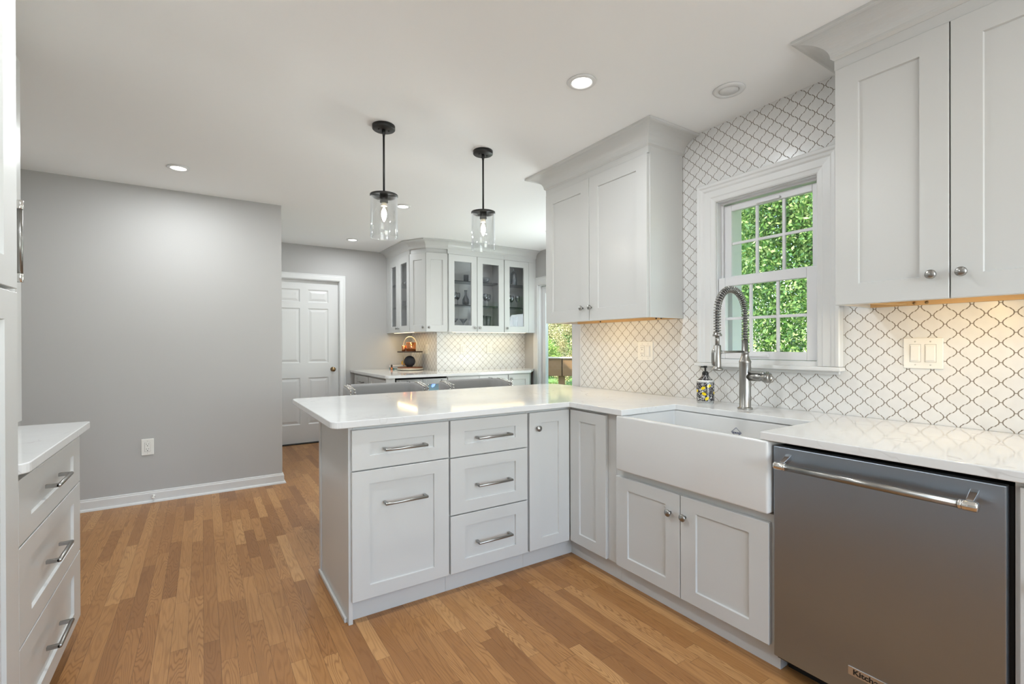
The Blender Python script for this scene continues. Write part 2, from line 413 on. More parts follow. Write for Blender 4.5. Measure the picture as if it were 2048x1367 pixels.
# ================================================================= THE ROOM
ZC = 2.508; XW = 2.505; YG = 4.762; YB = 6.466; XE = 3.84; XL = -1.09; YR = -2.6
structure(MB().box(XL-.15, 4.2, YR-.3, 6.7, -.12, 0).build('floor', oak), 'oak strip floor')
structure(MB().box(XL-.15, 4.2, YR-.3, 6.7, ZC, ZC+.15).build('ceiling', ceilm), 'smooth white ceiling')
structure(MB().box(XL-.15, XL, YR-.3, YG, 0, ZC).build('wall_left', greyw), 'grey wall behind the left cabinets')
structure(MB().box(XL-.15, .604, YG, YB+.15, 0, ZC).build('wall_center', greyw), 'grey painted wall block with an outside corner')
m = MB(); m.box(.604, .66, YB, YB+.15, 0, ZC).box(.66, 1.502, YB, YB+.15, 2.07, ZC).box(1.502, 2.5, YB, YB+.15, 0, ZC)
structure(m.build('wall_back', greyw), 'grey back wall with the six panel door')
structure(MB().box(2.5, 4.2, 5.6, 6.7, 0, ZC).build('wall_bar', greyw), 'grey wall behind the bar cabinets')
DY0, DY1, DZ = 3.42, 5.262, 2.05
m = MB(); m.box(XE, XE+.16, DY1, 5.6, 0, ZC).box(XE, XE+.16, DY0, DY1, DZ, ZC).box(XE, XE+.16, 2.985, DY0, 0, ZC)
structure(m.build('wall_patio', greyw), 'grey wall around the patio door')
WY0, WY1, WZ0, WZ1 = 1.137, 1.678, 1.15, 2.065
structure(MB().box(XW+.02, XE+.16, 2.785, 2.985, 0, ZC).build('wall_return', greyw), 'end of the sink wall')
m = MB()
m.box(XW+.010, XW+.21, YR-.3, WY0, 0, ZC).box(XW+.010, XW+.21, WY1, 2.785, 0, ZC).box(XW+.010, XW+.21, WY0, WY1, 0, WZ0).box(XW+.010, XW+.21, WY0, WY1, WZ1, ZC)
m.box(XW+.010, XW+.21, 2.785, 2.985, 0, ZC)
structure(m.build('wall_right', principled('light_wall_paint', (.62, .62, .63), .7)), 'sink wall around the window')
# wall behind the camera, with a wide opening put in for its light
m = MB(); m.box(XL-.15, -.3, YR-.2, YR, 0, ZC).box(2.1, 2.7, YR-.2, YR, 0, ZC).box(-.3, 2.1, YR-.2, YR, 0, .6).box(-.3, 2.1, YR-.2, YR, 2.3, ZC)
structure(m.build('wall_front', greyw), 'wall behind the viewpoint')
# tile fields
m = MB(); x0, x1 = XW, XW+.010
m.box(x0, x1, -1.2, WY0-.02, .914, ZC).box(x0, x1, WY1+.02, 2.865, .914, ZC).box(x0, x1, WY0-.02, WY1+.02, .914, WZ0-.02).box(x0, x1, WY0-.02, WY1+.02, WZ1+.02, ZC)
structure(m.build('trim_1', tile_y), 'white arabesque tile backsplash with grey grout on the sink wall')
structure(MB().box(x0-.001, x1, 2.865, 2.875, .914, 1.404).build('trim_2', trimp), 'white tile edge strip')
structure(MB().box(2.5, XE, 5.592, 5.6, .914, 1.404).build('trim_3', tile_x), 'white arabesque tile behind the bar counter')
structure(MB().box(2.492, 2.5, 5.592, YB, .914, 1.404).build('trim_4', tile_y2), 'white arabesque tile on the side of the bar wall')
# baseboards with shoe moulding
BP = [(0, 0), (-.028, 0), (-.028, .004), (-.024, .014), (-.013, .018), (-.013, .072), (-.009, .080), (-.009, .086), (-.003, .090), (0, .090)]
structure(MB().sweep([(XL, YG-.0), (.604, YG), (.604, YB-.0)], BP, W3).build('baseboard_left', trimp), 'white baseboard with shoe moulding under the grey wall')
structure(MB().sweep([(1.584, YB), (1.70, YB)], BP, W3).build('baseboard_back', trimp))

# six panel door
dr = sroot('door_1', (1.08, YB, 0), 'white six panel door with a brass knob')
fb = Fr(0, YB, (1, 0))
m = MB(); us = [.662, .787, 1.035, 1.128, 1.376, 1.500]; zs = [.012, .242, .832, 1.02, 1.713, 1.79, 1.952, 2.064]; N0 = -.045
rects = []
for i in range(5):
    for j in range(7):
        u0, u1, z0, z1 = us[i], us[i+1], zs[j], zs[j+1]
        if i in (1, 3) and j in (1, 3, 5):
            rings = [(0, N0), (.008, N0-.007), (.018, N0-.009), (.045, N0-.002)]
            V = []
            for d, n in rings: V += [fb(u0+d, z0+d, n), fb(u1-d, z0+d, n), fb(u1-d, z1-d, n), fb(u0+d, z1-d, n)]
            fs = [(k*4+a, k*4+(a+1) % 4, k*4+4+(a+1) % 4, k*4+4+a) for k in range(3) for a in range(4)]+[(12, 13, 14, 15)]
            m.add(V, fs)
        else: m.add([fb(u0, z0, N0), fb(u1, z0, N0), fb(u1, z1, N0), fb(u0, z1, N0)], [(0, 1, 2, 3)])
m.box(.662, 1.500, N0-.035, N0-.012, .012, 2.064, fb)
m.build('door_slab', trimp, dr)
CP = [(0, -.001), (0, .012), (.012, .017), (.05, .019), (.06, .014), (.072, .016), (.076, .012), (.080, -.001)]
def casing(fn, path, prof): return MB().sweep(path, prof, fn)
casing(lambda a, b, h: fb(a, b, h), [(1.504, 0), (1.504, 2.072), (.66, 2.072), (.66, 0)], [(-o, h) for o, h in CP if o < .2]).build('casing', trimp, dr)
MB().box(.655, .665, -.12, 0, 0, 2.07, fb).box(1.499, 1.505, -.12, 0, 0, 2.07, fb).box(.66, 1.502, -.12, 0, 2.064, 2.072, fb).box(1.488, 1.500, -.10, -.085, 0, 2.06, fb).build('jamb', trimp, dr)
o = MB().lathe([(.030, 0), (.028, .006), (.012, .010), (.011, .030), (.020, .036), (.029, .048), (.027, .060), (.012, .066), (.0, .067)], fb(1.428, .931, N0), fb.N).build('knob', brass, dr); o['label'] = 'aged brass door knob'
structure(MB().box(.65, 1.51, YB+.0, YB+.145, .0, .009).build('door_gap_shade', darkgap), 'black strip standing for the shade under the door')  # shade in the door gap, put in as a black box

# patio door
dr = sroot('door_2', (XE, 4.3, 0), 'white framed glass patio door')
fe = Fr(XE, 0, (0, -1))          # u = -y
casing(lambda a, b, h: fe(-a, b, h), [(DY1, 0), (DY1, DZ+.0), (DY0, DZ+.0), (DY0, 0)], [(-o*1.35, h) for o, h in CP]).build('casing', trimp, dr)
MB().box(-DY1-.0, -DY1+.012, -.16, .0, 0, DZ, fe).box(-DY0-.012, -DY0, -.16, 0, 0, DZ, fe).box(-DY1, -DY0, -.16, 0, DZ-.012, DZ, fe).build('jamb', trimp, dr)
def leaf(ya, yb, n, mat, nm='door_panel'):
    st = .075
    o = MB()
    for a, b, c, d in ((-yb, -yb+st, .02, DZ-.02), (-ya-st, -ya, .02, DZ-.02), (-yb+st, -ya-st, .02, .15), (-yb+st, -ya-st, DZ-.11, DZ-.02)): o.box(a, b, n-.04, n, c, d, fe)
    o = o.build(nm, extw, dr, bevel=.003); MB().box(-yb+st, -ya-st, n-.022, n-.018, .15, DZ-.11, fe).build('glass', pane_glass, o)
leaf(4.30, 5.245, -.05, extw); leaf(3.44, 4.37, -.10, extw)

# sink window
wr = sroot('window_1', (XW, 1.41, 1.12), 'white double hung window with divided panes above the sink')
fs_ = Fr(XW, 0, (0, -1))         # u = -y, n = towards the room
CW = [(0, 0), (0, .010), (.008, .014), (.030, .016), (.036, .020), (.075, .022), (.085, .028), (.100, .030), (.108, .036), (.124, .038), (.128, .034), (.130, 0)]
MB().sweep([(WY0, 1.137), (WY0, WZ1), (WY1, WZ1), (WY1, 1.137)][::-1], [(-o*.85, h) for o, h in CW], lambda a, b, h: fs_(-a, b, h)).build('casing', trimp, wr, bevel=.001, seg=1)
MB().box(-1.795, -1.018, 0, .055, 1.117, 1.136, fs_).build('sill', trimp, wr, bevel=.004)
MB().box(-1.775, -1.038, .0, .018, 1.100, 1.1165, fs_).build('apron', trimp, wr, bevel=.002)
MB().box(-WY1+.001, -WY0-.001, -.16, .002, 1.120, WZ0+.005, fs_).build('inner_sill', trimp, wr)
m = MB(); jt = .016
m.box(-WY1-.02, -WY1+.004, -.2, 0, WZ0, WZ1, fs_).box(-WY0-.004, -WY0+.02, -.2, 0, WZ0, WZ1, fs_).box(-WY1, -WY0, -.2, 0, WZ1-.004, WZ1+.02, fs_).box(-WY1, -WY0, -.2, 0, WZ0-.02, WZ0+.01, fs_)
m.box(-WY1, -WY1+jt, -.05, -.038, WZ0, WZ1, fs_).box(-WY0-jt, -WY0, -.05, -.038, WZ0, WZ1, fs_).box(-WY1, -WY0, -.05, -.03, WZ1-.014, WZ1, fs_)
m.box(-WY1-.0, -WY1+.03, -.20, -.105, WZ0, WZ1, fs_).box(-WY0-.03, -WY0, -.20, -.105, WZ0, WZ1, fs_)
m.build('jamb', extw, wr)
def sash(u0, u1, z0, z1, g0, g1, h0, h1, n1, nm, lab):
    o = MB().box(u0, g0, n1-.03, n1, z0, z1, fs_).box(g1, u1, n1-.03, n1, z0, z1, fs_).box(g0, g1, n1-.03, n1, z0, h0, fs_).box(g0, g1, n1-.03, n1, h1, z1, fs_).build(nm, extw, wr, bevel=.003)
    mm = MB(); w = (g1-g0)
    for k in (1, 2): c = g0+w*k/3; mm.box(c-.0075, c+.0075, n1-.022, n1-.008, h0, h1, fs_)
    c = (h0+h1)/2; mm.box(g0, g1, n1-.0215, n1-.0085, c-.0075, c+.0075, fs_); mm.build('muntin_grid', extw, o, bevel=.002)
    MB().box(g0, g1, n1-.017, n1-.013, h0, h1, fs_).build('glass', pane_glass, o); return o
lo = sash(-1.672, -1.143, WZ0+.012, 1.624, -1.632, -1.192, 1.204, 1.574, -.008, 'lower_sash', '')
up = sash(-1.672, -1.143, 1.60, 2.045, -1.620, -1.185, 1.635, 2.008, -.052, 'upper_sash', '')
MB().box(-1.50, -1.38, -.008, .002, 1.176, 1.192, fs_).build('sash_lift', extw, lo, bevel=.003)
MB().box(-1.47, -1.34, -.052, -.040, 2.012, 2.026, fs_).build('sash_lift', extw, up, bevel=.003)

# ================================================================= PENINSULA AND SINK RUN
YD, XD = 2.153, 1.795; ZD0, ZD1 = .105, .868
fp = Fr(0, YD, (1, 0)); fk = Fr(XD, 0, (0, -1))
def kick(m, *a, fr=None): return m
# unit 1: drawer over pull-out
t = thing('base_cabinet', 'white peninsula end cabinet with one drawer over a tall pull-out front', 'cabinet', (.78, 2.5, 0))
MB().box(.56, 1.0255, -.605, -.021, .10, .882, fp).box(.56, 1.0255, -.60, -.057, 0, .10, fp).build('carcass', paint, t)
MB().box(.541, .5595, -.62, -.021, .0, .882, fp).build('side_panel', paint, t, bevel=.001); MB().box(.529, .5409, -.62, -.050, .0, .022, fp).build('shoe_molding', paint, t, bevel=.003); MB().box(.5355, .5409, -.628, -.590, .0225, .882, fp).build('corner_trim', paint, t, bevel=.001)
for nm, a, b, hz in (('drawer', .688, ZD1, .7725), ('pull_out_front', ZD0, .682, .528)):
    d = shaker(fp, .552, 1.0215, a, b).build(nm, paint, t); bar_pull(fp, .794, hz, .205, d)
# unit 2: three drawers
t = thing('drawer_cabinet', 'white peninsula cabinet with a stack of three drawers', 'cabinet', (1.26, 2.5, 0))
MB().box(1.0265, 1.5005, -.605, -.021, .10, .882, fp).box(1.0265, 1.5005, -.60, -.057, 0, .10, fp).build('carcass', paint, t)
for a, b, hz in ((.685, ZD1, .7725), (.397, .679, .532), (ZD0, .391, .241)):
    d = shaker(fp, 1.0305, 1.4955, a, b).build('drawer', paint, t); bar_pull(fp, 1.274, hz, .205, d)
# corner unit
t = thing('corner_cabinet', 'white corner base cabinet with two tall narrow doors meeting at the inside corner', 'cabinet', (2.1, 2.4, 0))
MB().prism([(1.5015, YD+.605), (1.5015, YD+.021), (XD+.021, YD+.021), (XD+.021, 1.80), (2.497, 1.80), (2.497, YD+.605)], .10, .882).prism([(1.5015, YD+.600), (1.5015, YD+.057), (XD+.057, YD+.057), (XD+.057, 1.80), (2.49, 1.80), (2.49, YD+.600)], 0, .10).build('carcass', paint, t)
d = shaker(fp, 1.509, XD-.003, ZD0, ZD1).build('door', paint, t); knob(fp, 1.561, .781, d)
shaker(fk, -(YD-.003), -1.858, ZD0, ZD1).build('door', paint, t)
tag(MB().box(.545, 2.497, -.650, -.630, .0, .884, fp).build('peninsula_back_panel', paint), 'white panel along the stool side of the peninsula', 'panel')
# sink base
t = thing('sink_cabinet', 'white sink base cabinet with two doors under the apron sink', 'cabinet', (2.15, 1.4, 0))
MB().box(-1.799, -.974, -.70, -.021, .10, .598, fk).box(-1.799, -.974, -.69, -.057, 0, .10, fk).box(-1.799, -1.771, -.70, -.021, .598, .882, fk).build('carcass', paint, t)
d = shaker(fk, -1.783, -1.390, ZD0, .567).build('door', paint, t); knob(fk, -1.440, .477, d)
d = shaker(fk, -1.386, -.988, ZD0, .567).build('door', paint, t); knob(fk, -1.361, .478, d)
# apron sink
t = thing('farmhouse_sink', 'white fireclay apron front sink with a blue diamond mark inside', 'sink', (2.0, 1.366, .605))
SX0, SX1, SY0, SY1, SZ0, SZ1 = 1.770, 2.222, .978, 1.760, .606, .883
m = MB(); wl = .028; zb = .655
a = [(SX0, SY0), (SX1, SY0), (SX1, SY1), (SX0, SY1)]; b = [(SX0+.030, SY0+.030), (SX1-.030, SY0+.030), (SX1-.030, SY1-.030), (SX0+.030, SY1-.030)]
c = [(SX0+.042, SY0+.042), (SX1-.042, SY0+.042), (SX1-.042, SY1-.042), (SX0+.042, SY1-.042)]
V = [(*p, SZ0) for p in a]+[(*p, SZ1) for p in a]+[(*p, SZ1) for p in b]+[(*p, zb) for p in c]
fs = [(3, 2, 1, 0), (12, 13, 14, 15)]
for i in range(4):
    j = (i+1) % 4; fs += [(i, j, 4+j, 4+i), (4+i, 4+j, 8+j, 8+i), (8+i, 8+j, 12+j, 12+i)]
m.add(V, fs, False); o = m.build('basin', porcelain, t, bevel=.010, seg=4); 
for p in o.data.polygons: p.use_smooth = True
o = MB().lathe([(.0, .0), (.036, .0), (.045, .003), (.045, .0), (.0449, -.001)], (2.0, 1.366, zb+.001)).build('drain', steel, t)
navy = principled('navy_print', (.01, .03, .12), .3)
bx = SX1-.037                                    # mark on the back wall of the basin
nf = lambda a, b, h: (bx-.0035-h-(b-.80)*.06+0.0, 1.359-a, b+.025)
D_ = .024; m = MB()
for r0, r1 in ((D_, D_-.0022), (D_-.004, D_-.0048)):
    V = []
    for r in (r0, r1): V += [nf(r*1.15, .790, 0), nf(0, .790+r, 0), nf(-r*1.15, .790, 0), nf(0, .790-r, 0)]
    V += [Vector(v)+Vector((.0006, 0, 0)) for v in V]
    m.add(V, [(i, (i+1) % 4, 4+(i+1) % 4, 4+i) for i in range(4)])
m.build('maker_mark', navy, t)
text_mesh('maker_name', 'SHAWS', .0125, lambda a, b, h: Vector(nf(a, .787+b, h)), navy, t, bold=.0003)
# countertop
xc, yc = XD-.021, YD-.021
poly = [(.463, yc), (xc, yc), (xc, 1.722), (2.190, 1.722), (2.190, 1.011), (xc, 1.011), (xc, -1.2), (2.503, -1.2), (2.503, 2.99), (2.50, 3.235), (.463, 3.235)]
poly = rounded(poly, [.045, 0, .004, .006, .006, .004, 0, 0, 0, .10, .045])
tag(MB().prism(poly, .884, .914).build('countertop', quartz, bevel=.003), 'white veined quartz countertop running over the peninsula and along the sink wall', 'countertop')
# dishwasher
t = thing('dishwasher', 'stainless steel dishwasher with a long bar handle beside the sink', 'dishwasher', (2.1, .66, 0))
MB().box(-.970, -.342, -.62, -.030, .06, .862, fk).build('tub', darkgap, t)
dwd = MB().box(-.967, -.350, -.028, .004, .083, .866, fk).build('door', stainless, t, bevel=.003)
uvl = dwd.data.uv_layers.new(name='brush')
for lp in dwd.data.loops: co = dwd.data.vertices[lp.vertex_index].co; uvl.data[lp.index].uv = (co.y, co.z)
MB().box(-.967, -.352, -.16, -.10, .0, .075, fk).build('toe_panel', darkgap, t)
h = MB().cyl(fk(-.90, .808, .062), fk(-.424, .808, .062), .0115, 24).build('handle', steel, t)
for s, u in ((-1, -.90), (1, -.424)):
    m = MB()
    m.lathe([(.0135, 0), (.0140, .003), (.0140, .028), (.0125, .033), (.0, .034)], fk(u, .808, .062), fk.U*s, 24)
    m.lathe([(.0138, -.004), (.0138, .004)], fk(u-s*.004, .808, .062), fk.U*s, 24)
    uu = u+s*.012
    m.add([fk(uu-.010, .822, 0), fk(uu+.010, .822, 0), fk(uu+.010, .845, 0), fk(uu-.010, .845, 0), fk(uu-.008, .800, .062), fk(uu+.008, .800, .062), fk(uu+.008, .816, .062), fk(uu-.008, .816, .062)],
          [(0, 1, 2, 3), (4, 7, 6, 5), (0, 4, 5, 1), (1, 5, 6, 2), (2, 6, 7, 3), (3, 7, 4, 0)])
    m.build('handle_mount', chrome, t, bevel=.002)
o = MB().box(-.721, -.571, .004, .0065, .155, .183, fk).build('name_plate', principled('satin_plate', (.62, .61, .59), .35, 1.), t, bevel=.001)
text_mesh('brand_lettering', 'KitchenAid', .0230, lambda a, b, h: fk(-.646+a, .1685+b, .0068+h), blackm, o, bold=.0007, sx=1.18)
# right-hand base cabinet
t = thing('base_cabinet', 'white base cabinet to the right of the dishwasher', 'cabinet', (2.15, -.2, 0))
MB().box(-.338, .80, -.70, -.021, .10, .882, fk).box(-.338, .80, -.69, -.057, 0, .10, fk).build('carcass', paint, t)
d = shaker(fk, -.326, .13, ZD0, ZD1).build('door', paint, t); knob(fk, -.285, .62, d)
d = shaker(fk, .134, .79, ZD0, ZD1).build('door', paint, t); knob(fk, .18, .62, d)

# ================================================================= WALL CABINETS ON THE SINK WALL
XU = 2.184; fu = Fr(XU, 0, (0, -1)); ZU0, ZU1, ZUT = 1.404, 2.365, 2.41
def wall_cab(t, ya, yb, doors, knobs, fill_end=True):
    """ya > yb (far to near)"""
    m = MB(); d = -(XW-.003-XU)
    m.box(-ya, -ya+.018, d, -.021, ZU0, ZUT, fu).box(-yb-.018, -yb, d, -.021, ZU0, ZUT, fu)
    m.box(-ya+.018, -yb-.018, -.040, -.021, ZU0, ZUT, fu)
    m.box(-ya+.018, -yb-.018, d, -.04, ZUT-.02, ZUT, fu); m.box(-ya, -yb, -.021, -.006, ZU1+.002, ZUT+.03, fu); m.build('carcass', paint, t, bevel=.0008, seg=1)
    MB().box(-ya+.018, -yb-.018, d, -.040, ZU0+.018, ZU0+.034, fu).box(-ya+.018, -yb-.018, d, d+.018, ZU0, ZU0+.018, fu).build('underside', maple, t)
    for (a, b), kn in zip(doors, knobs):
        o = shaker(fu, -a, -b, ZU0, ZU1, ru=.082, rz=.080).build('door', paint, t); knob(fu, -kn[0], kn[1], o)
def led_strip(t, y0, y1, w):
    o = MB().box(2.225, 2.243, y0, y1, 1.4085, 1.4145).build('led_bar', ledwarm, t)
    area('led_light', (2.26, (y0+y1)/2, 1.405), .02, w, (1, .74, .34), (.3, 0, -1), y1-y0, parent=t)
t = thing('wall_cabinet', 'white two-door wall cabinet left of the sink window', 'cabinet', (2.34, 2.4, ZU0))
wall_cab(t, 2.898, 1.908, [(2.893, 2.416), (2.412, 1.916)], [(2.478, 1.492), (2.392, 1.492)]); led_strip(t, 2.0, 2.85, UNDER_W)
for yy in (2.62, 2.10, 2.06): MB().lathe([(0, 0), (.005, 0), (.005, .004), (0, .004)], (XW-.022, yy, 1.413), (-1, 0, 0), 10).build('screw_cap', slot, t)
t = thing('wall_cabinet', 'white two-door wall cabinet right of the sink window, nearest the camera', 'cabinet', (2.34, .56, ZU0))
wall_cab(t, .930, .196, [(.925, .568), (.564, .200)], [(.613, 1.490), (.532, 1.490)]); led_strip(t, .25, .88, UNDER_W*.85)
MB().tube([(2.30, .90, 1.418), (2.36, .86, 1.413), (2.45, .80, 1.411), (2.476, .78, 1.411)], .0022, 6).build('cord', principled('tan_cord', (.7, .5, .25), .5), t)
for yy in (.755, .715): MB().lathe([(0, 0), (.006, 0), (.006, .003), (0, .003)], (XW-.022, yy, 1.413), (-1, 0, 0), 12).build('screw_cap', brass, t)
t = thing('wall_cabinet', 'white wall cabinet beyond the right edge of the picture', 'cabinet', (2.34, -.2, ZU0))
wall_cab(t, .190, -.56, [(.186, -.18), (-.184, -.555)], [(-.14, 1.490), (-.22, 1.490)])
cp = crown_prof(.115, .100, ZC)
def crown(path, label): return tag(MB().sweep(path, cp, W3).build('crown_molding', paint), label, 'crown molding')
crown([(XW-.001, 1.908), (XU+.004, 1.908), (XU+.004, 2.898), (XW-.001, 2.898)], 'white cove crown molding on top of the cabinet left of the window')
crown([(XU+.004, -.56), (XU+.004, .930), (XW-.001, .930)], 'white cove crown molding on top of the cabinet right of the window')

# ---------------------------------------------------------------- outlets and switches
def wall_plate(fr, uc, zc, gangs, label, w=None, h=.128):
    """gangs: list of 'outlet' / 'rocker'"""
    w = w or {1: .080, 2: .131}[len(gangs)]
    t = thing('wall_outlet' if 'outlet' in gangs else 'light_switch', label, 'outlet' if 'outlet' in gangs else 'light switch', fr(uc, zc, 0))
    MB().box(uc-w/2, uc+w/2, 0, .0065, zc-h/2, zc+h/2, fr).build('cover_plate', plate, t, bevel=.003)
    for i, g in enumerate(gangs):
        c = uc+(i-(len(gangs)-1)/2)*.050
        o = MB().box(c-.0175, c+.0175, .0065, .0085, zc-.036, zc+.036, fr).build('receptacle' if g == 'outlet' else 'rocker_frame', plate, t, bevel=.001)
        MB().box(c-.0187, c+.0187, .0060, .0069, zc-.0372, zc+.0372, fr).build('seam', principled('seam_shadow', (.35, .33, .30), .7), t)
        if g == 'outlet':
            for dz in (.019, -.019):
                m = MB().box(c-.0085, c-.0060, .0084, .0089, zc+dz-.001, zc+dz+.009, fr).box(c+.0060, c+.0085, .0084, .0089, zc+dz+.001, zc+dz+.008, fr)
                m.lathe([(0, 0), (.0032, 0), (.0032, .0005), (0, .0005)], fr(c, zc+dz-.009, .0085), fr.N, 12)
                m.build('socket_slots', slot, o)
        else:
            MB().box(c-.0145, c+.0145, .0085, .0120, zc-.031, zc+.031, fr).build('rocker', plate, o, bevel=.002)
        for dz in (.048, -.048): MB().lathe([(0, 0), (.003, 0), (.003, .0006), (0, .0006)], fr(c, zc+dz, .0065), fr.N, 12).build('screw', principled('screw_paint', (.6, .58, .54), .4), t)
    return t
wall_plate(fk := Fr(XW, 0, (0, -1)), -2.209, 1.199, ['outlet', 'rocker'], 'cream outlet and rocker switch plate on the tile left of the window')
wall_plate(fk, -.733, 1.205, ['rocker', 'rocker'], 'cream double rocker switch plate on the tile right of the window')
fg = Fr(0, YG, (1, 0)); fk = Fr(XD, 0, (0, -1))
wall_plate(fg, -.368, .442, ['outlet'], 'white electrical outlet low on the grey wall')
fd = Fr(0, 5.592, (1, 0)); fa = Fr(2.492, 0, (0, -1))
wall_plate(fd, 2.86, 1.187, ['rocker'], 'pale single switch plate on the bar backsplash, nearer its left corner')
wall_plate(fd, 3.26, 1.187, ['outlet'], 'pale outlet on the middle of the bar backsplash')
wall_plate(fa, -5.90, 1.187, ['outlet'], 'pale outlet on the bar wall behind the tiered stand')
t = thing('door_stop', 'small white door stop on the baseboard below the outlet', 'door stop', (-.33, YG-.013, .05))
MB().lathe([(.010, 0), (.010, .003), (.0045, .006), (.0045, .045), (.009, .047), (.010, .060), (.007, .064), (0, .064)], (-.33, YG-.013, .050), (0, -1, 0), 16).build('plunger', plate, t)

# ---------------------------------------------------------------- faucet
t = thing('kitchen_faucet', 'tall brushed steel spring-neck faucet behind the sink', 'faucet', (2.33, 1.402, .914))
FX, FY = 2.33, 1.402
MB().lathe([(.036, 0), (.036, .006), (.029, .009), (.0275, .011), (.0275, .232), (.029, .236), (.029, .243), (.024, .252), (.019, .268), (.0165, .285), (.0205, .287), (.0205, .292), (.0165, .294), (.0155, .352), (0, .352)], (FX, FY, .914), (0, 0, 1), 32).build('body', steel, t)
zA, rA = 1.400, .1175; cx = FX-rA
path = [(FX, FY, 1.262+i*(zA-1.262)/10) for i in range(10)]+[(cx+rA*math.cos(a), FY, zA+rA*math.sin(a)) for a in [PI*i/28 for i in range(29)]]+[(FX-2*rA, FY, zA-i*.105/8) for i in range(1, 9)]
MB().tube(path, .0085, 12).build('hose', principled('dark_hose', (.10, .10, .10), .5, .6), t)
L = [0.]; PV = [Vector(p) for p in path]
for i in range(1, len(PV)): L.append(L[-1]+(PV[i]-PV[i-1]).length)
turns = 46; pts = []; N = turns*12
for i in range(N+1):
    s = L[-1]*i/N; j = max(k for k in range(len(L)-1) if L[k] <= s+1e-9); f = (s-L[j])/(L[j+1]-L[j]); p = PV[j].lerp(PV[j+1], f)
    d = (PV[j+1]-PV[j]).normalized(); b = Vector((0, 1, 0)); n = d.cross(b); a = 2*PI*turns*i/N
    pts.append(p+(n*math.cos(a)+b*math.sin(a))*.0155)
MB().tube(pts, .0026, 6).build('spring', steel, t)
HX = FX-2*rA
MB().lathe([(.010, 0), (.0215, .0), (.0215, .010), (.017, .012), (.017, .018), (0, .018)], (HX, FY, 1.283), (0, 0, 1), 28).lathe([(.010, 0), (.010, .05), (0, .05)], (HX, FY, 1.24), (0, 0, 1), 20).build('collar', steel, t)
o = MB().lathe([(.020, 0), (.026, .002), (.026, .009), (.020, .013), (.018, .022), (.0175, .120), (.015, .124), (.0, .124)], (HX, FY, 1.117), (0, 0, 1), 28).build('spray_head', steel, t)
MB().lathe([(0, 0), (.010, .004), (.012, .02), (.012, .06), (.009, .078), (0, .082)], (HX-.014, FY+.010, 1.140), (0, 0, 1), 14, scale=(.7, 1.)).build('spray_lever', steel, o)
MB().cyl((FX, FY, 1.206), (HX, FY, 1.206), .0058, 14).lathe([(.011, 0), (.011, .012), (.006, .016)], (HX+.014, FY, 1.206), (1, 0, 0), 16).build('docking_arm', steel, t)
MB().lathe([(.0, 0), (.0205, .0), (.0205, .062), (.018, .066), (.0185, .078), (.024, .084), (.026, .098), (.024, .112), (.014, .116), (.013, .112), (0, .112)], (FX, FY-.015, 1.079), (0, -1, .0), 28).build('valve', steel, t)
MB().tube([(FX-.006, FY-.022, 1.100), (FX-.012, FY-.05, 1.103), (FX-.014, FY-.09, 1.103), (FX-.012, FY-.102, 1.098)], [.0095, .0075, .0075, .010], 12).build('lever_handle', steel, t)

